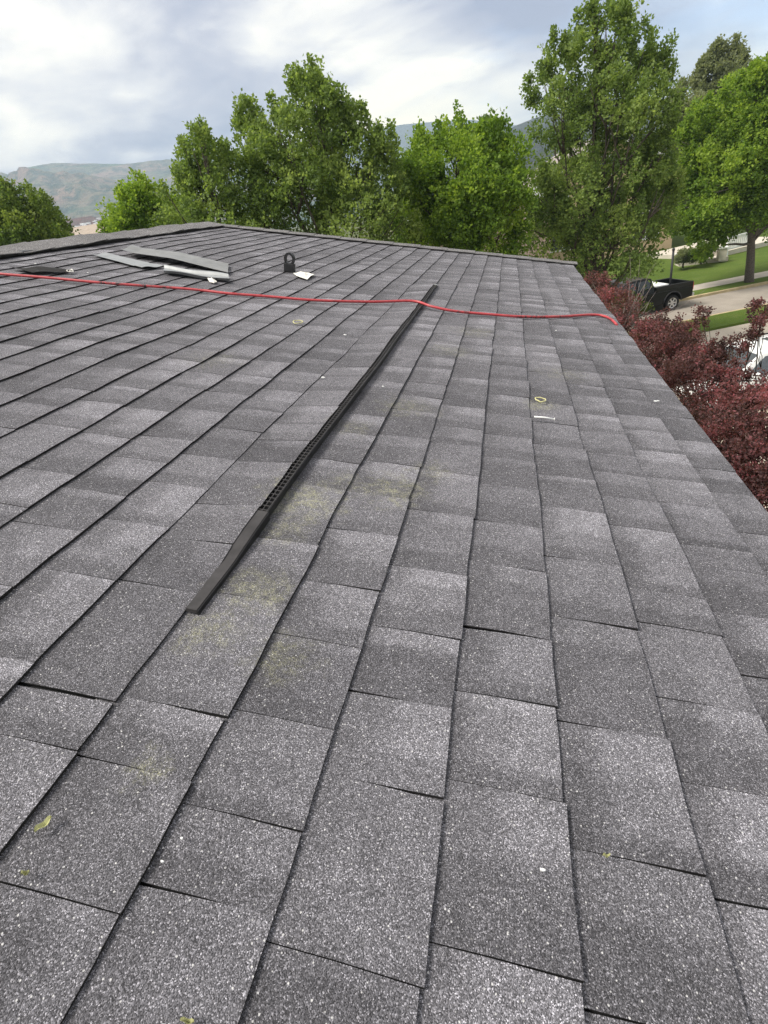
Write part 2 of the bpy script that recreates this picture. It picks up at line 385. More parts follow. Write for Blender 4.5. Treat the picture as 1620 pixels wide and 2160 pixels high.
mountain('red_foothill', [-48, -42, -38.8, -36.5, -34.9, -33, -31], [1.5, 2.2, 3.0, 3.0, 2.3, 1.6, .8], 720, 1080, 90, M_RED, 23, .10)
def town():
    from mathutils.bvhtree import BVHTree
    Vs = []; Fs = []
    for nm in ('mountain_range', 'red_foothill', 'scrub_hill'):
        me = bpy.data.objects[nm].data; k = len(Vs); Vs += [v.co.copy() for v in me.vertices]; Fs += [tuple(i + k for i in p.vertices) for p in me.polygons]
    bv = BVHTree.FromPolygons(Vs, Fs); b = MB()
    for i in range(60):
        t_ = random.random(); u = 165 + 90 * t_ + random.uniform(-8, 8); v = 484 - 26 * t_ + random.uniform(-7, 7)
        hit = bv.ray_cast(Vector(CAM), Vector(_n(wray(u, v))))
        if hit[0] is None: continue
        c = np.array(hit[0]); w = random.uniform(.0011, .0028) * np.linalg.norm(c)
        b.box(c + np.array([0, 0, w * .3]), np.array([w, 0, 0]), np.array([0, w * .7, 0]), np.array([0, 0, w * random.uniform(.35, .6)]))
    o = b.build('far_town', M_WHITE, origin=(0, 0, 0)); o['kind'] = 'stuff'
    tag(o, 'pale far buildings scattered across the foot of the mountain', 'town')
town()

# ------------------------------------------------------------------ the house whose roof we stand on
EXPO = 0.2335 * H                              # course exposure, metres
B0 = 0.069 * H                                 # one measured butt line
RAKE = 10.06 * H; A_MIN = -0.75
B_RIDGE = -5.12 * H; B_EAVE = 1.195 * H
def deck_wave(a, b):
    return .0022 * math.sin(a * 2.1 + b * .8) + .0016 * math.sin(a * 5.3 + 1.7 + b * 2.0) + .0012 * math.sin(a * 9.7 + b * 7.0)
VENT_B = B0 - 3 * EXPO - .004                 # lower edge of the course that covers the vent
VA0, VA1 = .955 * H, 6.40 * H
def sstep(x, a, b):
    t = min(1, max(0, (x - a) / (b - a))); return t * t * (3 - 2 * t)
def vent_lift(a): return .019 * sstep(a, VA0 - .02, VA0 + .30) * (1 - sstep(a, VA1 - .10, VA1 + .06))
house = empty('house', (-1.2, 2.2, 0), 'house seen from its roof, slope of dark grey asphalt shingles', 'house')
def deck():
    b = MB()
    # deck of the near slope, of the far slope beyond the ridge, with thickness
    top = -.006; th = .10
    p = [RP(A_MIN, B_RIDGE, top), RP(RAKE - .03, B_RIDGE, top), RP(RAKE - .03, B_EAVE - .012, top), RP(A_MIN, B_EAVE - .012, top)]
    b.prism(p, -NR * th)
    return b.build('roof', M_DECK, house)
roof = deck()

JOINTS = """180,1742 122,1895 350,1490 587,1517 550,1615 745,1632 430,1900 682,2020 62,1566 100,1458 500,1725 262,1620 1066,2032 1344,1820 1069,1670 1069,1476 1294,1544 1479,1489 1525,1667
870,1675 842,2070 1580,1427 1525,1897 1069,1341 1068,1199 1068,1108 1069,1030 1072,921 1073,875 1224,1186 1202,1078 1375,1213 1389,1252 1416,1326 1344,1118 1320,1054 1300,999 1484,1157 1510,1203
947,1000 928,1086 904,1207 883,1337 95,1200 296,1232 434,1067 514,979 594,900 313,1013 404,935 515,1261 594,1142 650,1027 142,1003 261,926 343,872 475,877 41,1102 220,1092 54,850 218,851 125,901 41,973 629,860"""
# the measured cut lines between tabs, by course
cuts = {}
for tok in JOINTS.split():
    u, v = map(float, tok.split(',')); a, b = roof_ab(u, v); i = int(math.ceil((b - B0) / EXPO - 1e-6)); cuts.setdefault(i, []).append(a)
def course_cuts(i, r):
    c = sorted(cuts.get(i, [])); out = []
    for x in c:
        if not out or x - out[-1] > .07: out.append(x)
    full = [A_MIN - r.uniform(0, .15)]
    marks = out + [RAKE]
    for x in marks:
        while x - full[-1] > .235:
            gap = x - full[-1]; n = max(2, round(gap / .165)); step = gap / n * r.uniform(.72, 1.28) if n > 2 else gap * r.uniform(.42, .58)
            full.append(full[-1] + step)
        full.append(x)
    return full
OPEN = [roof_ab(1069, 1341), roof_ab(95, 1484)]
class Shingle: pass
def butt(i): return B0 + i * EXPO
def wavy(i, a):
    return .0014 * math.sin(a * 2.3 + i * 2.7) + .0008 * math.sin(a * 6.3 + i * 1.3) + .0007 * math.sin(a * 21 + i * 4.1)
def shingle(i, a0, a1, r, last):
    b1 = min(butt(i), B_EAVE) if last else butt(i); bt = butt(i - 1); lamin = r.random() < .5
    th = .0029 + (.0012 if lamin else 0) + r.uniform(-.0004, .0010); tone = min(1, max(0, r.gauss(.5, .16))); g0, g1 = r.uniform(.0005, .0010), r.uniform(.0005, .0010)
    
    for (oa, ob) in OPEN:                       # two tabs that have crept apart
        if bt < ob < b1 and abs(a0 - oa) < .035: g0 = .0048; th -= .001
    sk = r.uniform(-.003, .003); lift_end = r.uniform(0, .0009) + (r.uniform(0, .0035) if r.random() < .08 else 0)
    n = max(3, int(round((a1 - a0) / .045)) + 1); rows = [(bt - .032, 0.0), (bt + (b1 - bt) * .45, .45), (b1, 1.0)]
    V = []; T = []; nb = 6
    cover = i == -3
    for k in range(n):
        t = k / (n - 1); a = a0 + g0 + (a1 - a0 - g0 - g1) * t
        rag = r.uniform(-.0011, .0011)
        for (b, q) in rows:
            bb = b + (wavy(i, a) + rag + (.0012 * (1 if lamin else -1)) if q == 1.0 else 0)
            aa = a + sk * (q - .5) * (1 if 0 < k < n - 1 else 1.4)
            h = deck_wave(aa, bb) + .0012 + (th - .0012) * q + (lift_end * t * q)
            if q == 0.0: h -= .0045
            if cover: h += vent_lift(aa) * (q if q < 1 else 1)
            if i == -4: h += 0
            V.append(RP(aa, bb, h)); T.append((t, q, tone))
        for (b, q) in rows:                     # underside
            bb = b + (wavy(i, a) + rag + (.0012 * (1 if lamin else -1)) if q == 1.0 else 0)
            aa = a + sk * (q - .5) * (1 if 0 < k < n - 1 else 1.4)
            h = deck_wave(aa, bb) - .0008 + (lift_end * t * q * .6)
            if q == 0.0: h -= .0055
            if cover: h += vent_lift(aa) * (q if q < 1 else 1) - (.0 if q < 1 else 0)
            if cover and q == 1.0: h += .0008
            V.append(RP(aa, bb, h)); T.append((t, q, tone * .3))
    Fc = []; mi = []
    for k in range(n - 1):
        o, p = k * nb, (k + 1) * nb
        Fc += [(o, o + 1, p + 1, p), (o + 1, o + 2, p + 2, p + 1)]; mi += [0, 0]
        Fc += [(o + 2, o + 5, p + 5, p + 2)]; mi += [1]
        Fc += [(o + 4, o + 3, p + 3, p + 4), (o + 5, o + 4, p + 4, p + 5)]; mi += [1, 1]
    e = (n - 1) * nb
    for o, s in ((0, 1), (e, -1)):
        for q in (0, 1):
            f = (o + q, o + q + 3, o + q + 4, o + q + 1); Fc.append(f if s > 0 else tuple(reversed(f))); mi.append(1)
    S = Shingle(); S.r = np.tile([r.random(), r.random(), r.random()], (len(V), 1)); S.v = np.array(V); S.t = np.array(T); S.f = np.array(Fc); S.m = np.array(mi); S.c = S.v.mean(0)
    # size in the picture
    def pj(p):
        c = ROT.T @ (p - CAM); return (CX + F * c[0] / -c[2], CY - F * c[1] / -c[2]) if c[2] < -.05 else None
    q = [pj(V[0 + 1]), pj(V[2]), pj(V[(n - 1) * nb + 2]), pj(V[(n - 1) * nb + 1])]
    S.area = 0
    if all(q):
        xs = [min(1620, max(0, z[0])) for z in q]; ys = [min(2160, max(0, z[1])) for z in q]
        S.area = abs(sum(xs[j] * ys[(j + 1) % 4] - xs[(j + 1) % 4] * ys[j] for j in range(4))) / 2
    return S
def shingles():
    r = random.Random(5); L = []
    i0 = int(math.ceil((B_RIDGE + .10 - B0) / EXPO)); i1 = int(math.ceil((B_EAVE - B0) / EXPO - .35))
    for i in range(i0, i1 + 1):
        cc = course_cuts(i, r)
        for a0, a1 in zip(cc[:-1], cc[1:]):
            if a1 - a0 > .03: L.append(shingle(i, a0, min(a1, RAKE), r, i == i1))
    L.sort(key=lambda s: -s.area)
    for s in L[:300]:
        o = mesh_obj('shingle', s.v, s.f, M_SH, roof, s.c, attrs={'tab': ('POINT', 'FLOAT_VECTOR', s.t), 'tabr': ('POINT', 'FLOAT_VECTOR', s.r)})
        o.data.materials.append(M_EDGE); o.data.polygons.foreach_set('material_index', s.m.astype(np.int32))
    rest = L[300:]; V = np.concatenate([s.v for s in rest]); T = np.concatenate([s.t for s in rest]); k = 0; Fs = []; Ms = []
    for s in rest: Fs.append(s.f + k); Ms.append(s.m); k += len(s.v)
    o = mesh_obj('shingle_field', V, np.concatenate(Fs), M_SH, roof, attrs={'tab': ('POINT', 'FLOAT_VECTOR', T), 'tabr': ('POINT', 'FLOAT_VECTOR', np.concatenate([s.r for s in rest]))})
    o.data.materials.append(M_EDGE); o.data.polygons.foreach_set('material_index', np.concatenate(Ms).astype(np.int32)); o['kind'] = 'stuff'
    print('shingles', len(L))
shingles()

# ridge: vent strip below, cap shingles bent over it
UPN = np.array([0, 0, 1.0]); DN2 = np.array([-DN[0], 0, DN[2]]); NR2 = np.array([-NR[0], 0, NR[2]])
RID = RP(0, B_RIDGE, 0)
def ridge_pt(a, s, h):                        # s > 0 on our slope, s < 0 beyond the ridge
    base = RID + a * AY
    return base + (s * DN + h * NR if s >= 0 else -s * DN2 + h * NR2)
def ridge():
    b = MB()
    for sgn in (1, -1):
        p = [ridge_pt(A_MIN, .02 * sgn, .004), ridge_pt(A_MIN, .20 * sgn, .004), ridge_pt(A_MIN, .20 * sgn, .024), ridge_pt(A_MIN, .02 * sgn, .020)]
        b.prism(p if sgn > 0 else list(reversed(p)), AY * (RAKE - A_MIN - .02))
    b.build('ridge_vent', M_BLACK, roof)
    r = random.Random(3); a = A_MIN
    while a < RAKE - .05:
        ln = .30; a1 = min(a + ln, RAKE + .01); w = .225 + r.uniform(-.004, .004); m = MB(); n = 7; V = []; T = []
        for j, aa in enumerate(np.linspace(a - .02, a1, 4)):
            rise = .026 + .006 * (j / 3) + .0045 * math.sin(aa * 5.0) + .003 * math.sin(aa * 11)
            for q in np.linspace(-1, 1, n):
                top = rise + .010 * (1 - abs(q)) - .002 * abs(q)
                jag = r.uniform(-.002, .002) if abs(q) == 1 else 0
                V.append(ridge_pt(aa + jag, (w + jag) * q if abs(q) > 1e-6 else 1e-6, top))
        for j, aa in enumerate(np.linspace(a - .02, a1, 4)):
            rise = .026 + .006 * (j / 3) + .0045 * math.sin(aa * 5.0) + .003 * math.sin(aa * 11) - .0045
            for q in np.linspace(-1, 1, n):
                top = rise + .010 * (1 - abs(q)) - .002 * abs(q)
                V.append(ridge_pt(aa, (w - .001) * q if abs(q) > 1e-6 else 1e-6, top))
        Fc = []; K = 4 * n
        for j in range(3):
            for q in range(n - 1):
                x = j * n + q; Fc.append((x, x + 1, x + n + 1, x + n)); Fc.append((K + x, K + x + n, K + x + n + 1, K + x + 1))
            for x, fl in ((j * n, 0), (j * n + n - 1, 1)):
                f = (x, x + n, K + x + n, K + x); Fc.append(f if not fl else tuple(reversed(f)))
        for q in range(n - 1):
            Fc.append((q, K + q, K + q + 1, q + 1)); x = 3 * n + q; Fc.append((x, x + 1, K + x + 1, K + x))
        o = mesh_obj('ridge_cap', V, np.array(Fc), M_CAP, roof, RP(a, B_RIDGE, 0)); a += .285
ridge()
# strip of cap shingles turned over the far rake
def rake():
    r = random.Random(9); b = B_RIDGE + .06; end = B_EAVE + .02
    while b < end - .02:
        b1 = min(b + .30, end); V = []
        for bb, up in ((b, .014), (b1 + .02, .020)):
            for (aa, h) in ((RAKE - .085, .006 + up * .7), (RAKE - .03, .012 + up), (RAKE + .028, .010 + up), (RAKE + .034, -.05), (RAKE + .026, -.05), (RAKE + .02, .003 + up), (RAKE - .03, .006 + up), (RAKE - .085, .001 + up * .7)):
                V.append(RP(aa, bb, h + r.uniform(-.001, .001)))
        Fc = [(k, (k + 1) % 8, 8 + (k + 1) % 8, 8 + k) for k in range(8)]
        o = mesh_obj('rake_cap', V, Fc + [(3, 2, 1, 0), (7, 6, 5, 4), (8, 9, 10, 11), (12, 13, 14, 15)], M_CAP, roof, RP(RAKE, (b + b1) / 2)); b += .28
rake()
# the slope beyond the ridge
def far_slope():
    m = MB(); p = [ridge_pt(A_MIN, -.03, -.002), ridge_pt(A_MIN, -3.4, -.002), ridge_pt(RAKE, -3.4, -.002), ridge_pt(RAKE, -.03, -.002)]
    m.prism(list(reversed(p)), -NR2 * .10); m.build('back_slope', M_CAP, house)
far_slope()
# eave trim, fascia, soffit and walls
def body():
    m = MB(); c = RP((RAKE + A_MIN) / 2, B_EAVE - .03, -.016); m.box(c, AY * ((RAKE - A_MIN) / 2), DN * .026, NR * .004)
    m.box(RP((RAKE + A_MIN) / 2, B_EAVE - .006, -.038), AY * ((RAKE - A_MIN) / 2), DN * .003, NR * .02); m.build('drip_edge', M_FASCIA, house)
    m = MB(); c = RP((RAKE + A_MIN) / 2, B_EAVE - .04, -.20); m.box(c, AY * ((RAKE - A_MIN) / 2 - .005), np.array([.012, 0, 0]), np.array([0, 0, .09])); m.build('fascia', M_FASCIA, house)
    m = MB()
    for s0 in (B_RIDGE, ):
        p = [RP(RAKE - .02, B_RIDGE, -.107), RP(RAKE - .02, B_EAVE - .06, -.107), RP(RAKE - .02, B_EAVE - .06, -.25), RP(RAKE - .02, B_RIDGE, -.25)]
        m.prism(p, AY * .022)
    m.build('rake_board', M_FASCIA, house)
    ex = RP(0, B_EAVE, 0)[0] - .45; wx = RID[0] * 2 - ex; ez = RP(0, B_EAVE - .45, -.12)[2]
    y0, y1 = A_MIN + .1, RAKE - .30; m = MB(); rz = RID[2] - .13
    prof = [(ex, 0), (ex, ez), (RID[0], rz), (wx, ez), (wx, 0)]
    m.prism([np.array([x, y0, z]) for x, z in prof], np.array([0, y1 - y0, 0])); m.build('wall', M_STUCCO, house)
    for k, yy in enumerate((1.2, 3.9)):
        f = MB(); f.box((ex + .03, yy, 4.1), (.03, 0, 0), (0, .62, 0), (0, 0, .72)); fo = f.build('window', M_WHITE, house, (ex + .03, yy, 4.1), bevel=.008)
        f = MB(); f.box((ex + .063, yy, 4.1), (.004, 0, 0), (0, .54, 0), (0, 0, .64)); f.build('pane', M_GLASS, fo, (ex + .063, yy, 4.1))
def glass():
    t = MT('dark_glass', .06, .6); t.color(t.mix(t.mr(t.noise(.6, 2), .3, .7), (.02, .025, .03), (.05, .055, .06))); return t.m
M_GLASS = glass()
body()

# ------------------------------------------------------------------ slotted vent under a course
def vent():
    root = empty('roof_vent', RP((VA0 + VA1) / 2, VENT_B, 0), 'long black plastic slotted vent tucked under a shingle course', 'vent')
    bf = VENT_B + .0235; bk = VENT_B - .03; split = 1.43 * H
    def top(a): return deck_wave(a, VENT_B) + vent_lift(a) + .0015
    def low(a): return deck_wave(a, VENT_B) + .003
    # solid end piece: a flat wedge that thins to nothing
    m = MB(); n = 12; st = np.linspace(VA0, split, n); V = []
    for a in st:
        hh = max(top(a), low(a) + .007); k = (a - VA0) / (split - VA0); w0 = bf - .002 + .004 * k
        bq = VENT_B + .0035 - .010 * sstep(k, .55, 1.0); V += [RP(a, bq, hh), RP(a, w0, hh), RP(a, w0 + .001, low(a)), RP(a, bq, low(a))]
    Fc = []
    for k in range(n - 1):
        o = 4 * k
        for q in range(4): Fc.append((o + q, o + (q + 1) % 4, o + 4 + (q + 1) % 4, o + 4 + q))
    Fc += [(3, 2, 1, 0), (4 * n - 4, 4 * n - 3, 4 * n - 2, 4 * n - 1)]
    mesh_obj('end_piece', V, Fc, M_VENTTOP, root)
    V = []
    for a in st:
        hh = max(top(a), low(a) + .007) - .0015; k = (a - VA0) / (split - VA0); w0 = bf - .002 + .004 * k
        V += [RP(a, w0 + .0004, hh), RP(a, w0 + .0024, hh), RP(a, w0 + .0034, low(a) - .004), RP(a, w0 + .0004, low(a) - .004)]
    mesh_obj('end_side_shade', V, Fc, M_BLACK, root)  # black sheet over the end piece's side, shade put into its colour
    # grille: rails and rungs over a dark channel
    def strip(b0, b1, h0, h1, a0, a1, mb, nn=40):
        V = []; 
        for a in np.linspace(a0, a1, nn):
            t_ = top(a); jit = .0012 * math.sin(a * 4.0)
            V += [RP(a, b0 + jit, t_ + h1), RP(a, b1 + jit, t_ + h1), RP(a, b1 + jit, max(t_ + h0, low(a))), RP(a, b0 + jit, max(t_ + h0, low(a)))]
        Fc = []
        for k in range(nn - 1):
            for q in range(4): Fc.append((4 * k + q, 4 * k + (q + 1) % 4, 4 * k + 4 + (q + 1) % 4, 4 * k + 4 + q))
        Fc += [(3, 2, 1, 0), (4 * nn - 4, 4 * nn - 3, 4 * nn - 2, 4 * nn - 1)]
        mb.add(V, Fc)
    m = MB(); strip(bf, bf + .002, -.05, .0, split, VA1, m); m.build('front_lip', M_BLACK, root)
    m = MB(); strip(VENT_B + .0115, VENT_B + .0131, -.003, -.0003, split, VA1, m); strip(bf - .0012, bf + .0004, -.003, .0008, split, VA1, m); strip(VENT_B - .004, VENT_B - .0022, -.003, .0, split, VA1, m)
    m.build('rail', M_VENTTOP, root)
    m = MB(); a = split + .006
    while a < VA1 - .01:
        t_ = top(a) - .0006; m.box(RP(a, (VENT_B + bf) / 2, t_ - .0015), AY * .0013, DN * (.0125), NR * .0015); a += .016
    m.build('grille_rungs', M_VENTTOP, root)
    m = MB(); V = []
    strip(bk, bf - .001, -.05, -.012, split, VA1, m); m.build('channel', M_BLACK, root)
    m = MB(); c = RP(VA1 + .008, VENT_B + .010, top(VA1) * .6); m.box(c, AY * .014, DN * .013, NR * .008); m.build('end_clip', M_GALV, root, bevel=.002)
vent()

# ------------------------------------------------------------------ red hose across the roof
def hose():
    pts = [(-130, 566), (0, 578), (100, 586), (220, 597), (400, 610), (480, 619), (560, 625), (640, 632), (700, 635), (790, 637), (870, 640), (910, 650), (960, 657), (1030, 663), (1100, 668), (1180, 668), (1250, 664), (1280, 669), (1297, 681)]
    P = []; rr = .0068
    for u, v in pts:
        a, b = roof_ab(u, v, rr + .008)
        h = rr + .0085 + .013 * math.exp(-((b - VENT_B) / .13) ** 2); P.append(RP(a, b, h))
    e = P[-1]; P += [e + DN * .015 - np.array([0, .015, .03]), e + DN * .03 - np.array([0, .03, .16]), e + DN * .03 - np.array([0, .04, .8]), e + DN * .03 - np.array([0, .05, 2.2])]
    C = catmull(P, 7)
    t = MT('red_rubber', .42, .5); s = t.sep(t.pos()); n = t.noise(7, 3, .5); n2 = t.noise(60, 4, .7)
    red = t.mix(t.mr(n2, .3, .7), (.36, .03, .036), (.50, .07, .078)); sc = t.math('MULTIPLY', t.mr(n, .54, .62), t.mr(n2, .45, .56)); t.color(t.mix(sc, red, (.03, .012, .012)))
    m = MB(); m.tube(C, rr, 10); o = m.build('hose', t.m, smooth=True); tag(o, 'red rubber air hose lying across the shingles and over the eave', 'hose')
hose()

# ------------------------------------------------------------------ loose metal, clamp and scraps
def sheet_strip(name, quad, label, cat, mat, prof=None, th=.0012, lift=.006, lip=.012, group=None):
    # quad: near-left, far-left, far-right, near-right pixel corners of a bent strip that lies on the roof
    c = [np.array(roof_ab(u, v, lift)) for u, v in quad]; n = 14; rows = [0, .12, .16, .5, .84, .88, 1]
    prof = prof or ([lip, lip, 0, 0, 0, lip * .8, lip * .8] if lip else [0] * 7)
    V = []
    for side in (1, 0):
        for i in range(n):
            t = i / (n - 1); A = c[0] * (1 - t) + c[3] * t; B = c[1] * (1 - t) + c[2] * t
            for q, pr in zip(rows, prof):
                p = A * (1 - q) + B * q; h = lift + pr + .004 * math.sin(t * 7 + q * 2) + (th if side else 0)
                V.append(RP(p[0], p[1], h + .006))
    k = len(rows); K = n * k; Fc = []
    for i in range(n - 1):
        for j in range(k - 1):
            x = i * k + j; Fc += [(x, x + 1, x + k + 1, x + k), (K + x, K + x + k, K + x + k + 1, K + x + 1)]
        for x in (i * k, i * k + k - 1): Fc.append((x, x + k, K + x + k, K + x))
    for j in range(k - 1):
        for x in (j, (n - 1) * k + j): Fc.append((x, x + 1, K + x + 1, K + x))
    o = mesh_obj(name, V, np.array(Fc), mat); return tag(o, label, cat, group)
sheet_strip('metal_flashing', [(300, 568), (192, 540), (226, 537), (345, 565)], 'short pale flat metal strip left of the long bent flashing', 'flashing', M_GALVW, lip=.004)
sheet_strip('metal_flashing', [(481, 577), (256, 537), (281, 527), (482, 559)], 'longest bent galvanised flashing strip, topmost on the pile', 'flashing', M_GALV, [0, .004, .006, .022, .014, .012, .024], lift=.012)
sheet_strip('metal_flashing', [(346, 580), (347, 567), (482, 586), (485, 598)], 'short folded galvanised flashing piece nearest the red hose', 'flashing', M_GALVW, lip=.018)
sheet_strip('shingle_scrap', [(70, 578), (20, 567), (95, 566), (155, 574)], 'thin dark torn shingle scrap beside the hose at far left', 'shingle scrap', M_EDGE, lip=0, lift=.008)
def paper(name, pts, label, cat, mat, hgt=.02, seed=1):
    r = random.Random(seed); P = [np.array(roof_ab(u, v, .012)) for u, v in pts]; c = sum(P) / len(P); V = []; nn = len(P)
    rings = [0.0, .5, 1.0]
    for side in (0, -.0012):
        V.append(RP(c[0], c[1], .012 + hgt + side))
        for q in rings[1:]:
            for k, p in enumerate(P):
                z = c * (1 - q) + p * q; V.append(RP(z[0], z[1], .010 + side + hgt * (1 - q * .9) * r.uniform(.5, 1.3) + (r.uniform(0, .012) if q == 1 else 0)))
    K = 1 + 2 * nn; Fc = []
    for o in (0, K):
        for k in range(nn):
            k2 = (k + 1) % nn; f = [(o, o + 1 + k, o + 1 + k2), (o + 1 + k, o + 1 + nn + k, o + 1 + nn + k2), (o + 1 + k, o + 1 + nn + k2, o + 1 + k2)]; Fc += f if o == 0 else [tuple(reversed(x)) for x in f]
    for k in range(nn):
        k2 = (k + 1) % nn; a = 1 + nn + k; b = 1 + nn + k2; Fc += [(a, K + a, K + b), (a, K + b, b)]
    o = mesh_obj(name, V, np.array(Fc), mat); return tag(o, label, cat)
paper('paper_scrap', [(619, 577), (634, 574), (652, 577), (663, 581), (656, 585), (648, 590), (634, 587), (625, 583)], 'crumpled white paper scrap beside the black ring clamp', 'paper', M_PAPER, .018)
paper('paper_scrap', [(140, 572), (152, 570), (156, 573), (144, 575)], 'small white scrap at the end of the dark torn shingle', 'paper', M_PAPER, .006, 3)
paper('torn_foil', [(438, 590), (446, 589), (458, 596), (452, 598), (442, 595)], 'torn white flake on the folded flashing piece', 'foil', M_PAPER, .022, 4)
def clamp():
    a, b = roof_ab(611, 572, .01); root = empty('ring_clamp', RP(a, b, .008), 'black upright ring clamp on a square foot, on the shingles', 'clamp')
    c = RP(a, b, .0); fx = _n(np.cross(AY, NR)); fx = DN; cen = RP(a, b, .086)
    m = MB(); m.box(RP(a, b, .032), DN * .035, AY * .02, NR * .026); m.build('foot', M_BLACK, root, bevel=.003)
    m = MB(); ring = []; n = 28
    V = []; Fc = []
    for k in range(n):
        t = 2 * math.pi * k / n
        for (rad, off) in ((.023, -.014), (.035, -.014), (.035, .014), (.023, .014)):
            V.append(cen + rad * (math.cos(t) * DN + math.sin(t) * 1.15 * NR) + off * AY)
    for k in range(n):
        o, p = 4 * k, 4 * ((k + 1) % n)
        for q in range(4): Fc.append((o + q, o + (q + 1) % 4, p + (q + 1) % 4, p + q))
    mesh_obj('ring', V, Fc, M_BLACK, root, smooth=False)
clamp()
M_YEL = simple('dry_yellow_leaf', (.36, .36, .18), .8, .2, var=.2, scale=60)
M_CHALK = simple('yellow_cord', (.56, .53, .28), .8, .2, var=.15, scale=60)
def leafbit(u, v, ln, wd, ang, label, seed):
    r = random.Random(seed); a, b = roof_ab(u, v, .011); V = []; n = 9; d = math.cos(ang) * AY + math.sin(ang) * DN; s = np.cross(NR, d)
    for side in (0, -.0008):
        for k in range(n):
            t = k / (n - 1); w = wd * (math.sin(math.pi * (t * .9 + .05)) ** .6) * r.uniform(.7, 1.15)
            for q in (-1, 0, 1):
                V.append(RP(a, b, .011 + side + .003 * q * q + .002 * math.sin(k)) + d * (t - .5) * ln + s * w * q * .5)
    K = 3 * n; Fc = []
    for k in range(n - 1):
        for q in (0, 1):
            x = 3 * k + q; Fc += [(x, x + 1, x + 4, x + 3), (K + x, K + x + 3, K + x + 4, K + x + 1)]
        for x in (3 * k, 3 * k + 2): Fc.append((x, x + 3, K + x + 3, K + x))
    o = mesh_obj('fallen_leaf', V, np.array(Fc), M_YEL); tag(o, label, 'leaf')
leafbit(92, 1741, .018, .0075, .35, 'largest pale yellow leaf scrap on the nearest left shingles', 1)
leafbit(54, 1843, .008, .004, 1.2, 'tiny yellow leaf scrap just below the largest yellow scrap', 2)
leafbit(1278, 1806, .008, .0035, 1.4, 'yellowish leaf crumb on a shingle joint at lower right', 3)
leafbit(395, 2155, .012, .004, 1.5, 'yellow leaf fragment at the bottom edge of the photo', 4)
def ring_mark(u, v, ra, rb, label):
    a, b = roof_ab(u, v, .010); m = MB(); pts = []
    for k in range(26):
        t = 2 * math.pi * k / 24 + .3; w = 1 + .08 * math.sin(3 * t); pts.append(RP(a + ra * w * math.sin(t), b + rb * w * math.cos(t), .0105 + .0008 * math.sin(5 * t)))
    m.tube(pts, .0021, 6); o = m.build('cord_loop', M_CHALK, smooth=True); tag(o, label, 'loop')
ring_mark(628, 679, .030, .021, 'thin yellow loop on the shingles below the red hose')
ring_mark(1140, 843, .020, .017, 'thin yellow loop just above the white stick')
def stick():
    p0 = np.array(roof_ab(1127, 879, .012)); p1 = np.array(roof_ab(1169, 884, .012)); m = MB()
    m.tube([RP(*p0, .012), RP(*((p0 + p1) / 2), .0135), RP(*p1, .012)], .0026, 8); d = p1 - p0; q = p1 + d * .02
    m.tube([RP(*p1, .012), RP(*q, .012)], .0045, 8); o = m.build('nail', M_WHITE, smooth=True); tag(o, 'white headed nail lying loose on the right-hand shingles', 'nail')
stick()
CHIPS = [(383, 1768), (342, 1817), (1145, 1835), (682, 796), (808, 815), (728, 706), (1121, 573), (1120, 582), (1205, 631), (1173, 697), (1388, 845), (1383, 846), (75, 556), (185, 575), (1285, 671), (770, 634)]
def chips():
    r = random.Random(8)
    for u, v in CHIPS:
        a, b = roof_ab(u, v, .010); V = []; n = 6; s = r.uniform(.0010, .0019) * (1.0 if v > 1000 else 2.0); th0 = r.uniform(0, 6)
        el = r.uniform(1.3, 2.4)
        for h in (.0085, .0105 + s * .25):
            for k in range(n):
                t = th0 + 2 * math.pi * k / n; q = s * r.uniform(.7, 1.1); V.append(RP(a + q * math.cos(t), b + q * el * math.sin(t), h))
        Fc = [tuple(reversed(range(n))), tuple(range(n, 2 * n))] + [(k, (k + 1) % n, n + (k + 1) % n, n + k) for k in range(n)]
        o = mesh_obj('debris_chip', V, Fc, M_WHITE); tag(o, 'tiny white chip of debris lying loose on the shingles', 'debris', 'white debris chips on the roof')
chips()

# ------------------------------------------------------------------ trees
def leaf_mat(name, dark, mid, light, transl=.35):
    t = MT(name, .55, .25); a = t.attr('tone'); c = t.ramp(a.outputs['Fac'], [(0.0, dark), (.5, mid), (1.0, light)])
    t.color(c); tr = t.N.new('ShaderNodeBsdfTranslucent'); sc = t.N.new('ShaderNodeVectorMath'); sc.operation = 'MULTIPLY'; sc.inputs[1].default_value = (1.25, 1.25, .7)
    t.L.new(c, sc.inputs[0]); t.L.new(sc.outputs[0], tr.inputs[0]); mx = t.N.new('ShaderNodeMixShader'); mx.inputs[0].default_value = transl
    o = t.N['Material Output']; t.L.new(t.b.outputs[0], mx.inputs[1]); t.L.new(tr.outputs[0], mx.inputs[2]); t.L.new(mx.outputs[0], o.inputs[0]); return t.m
M_LF_OL = leaf_mat('ash_leaf', (.085, .132, .036), (.16, .235, .062), (.28, .36, .105), .52)
M_LF_BR = leaf_mat('maple_leaf', (.075, .132, .02), (.15, .25, .036), (.30, .41, .06), .52)
M_LF_DK = leaf_mat('elm_leaf', (.068, .11, .03), (.125, .19, .048), (.23, .29, .075), .52)
M_LF_GR = leaf_mat('cottonwood_leaf', (.12, .145, .08), (.20, .23, .12), (.29, .32, .17), .5)  # raised paler: distance haze on the poplar is put into the leaf colour
M_LF_PL = leaf_mat('plum_leaf', (.068, .040, .040), (.165, .082, .082), (.36, .115, .135), .42)
M_LF_SH = leaf_mat('shrub_leaf', (.04, .06, .014), (.085, .115, .022), (.17, .20, .04))
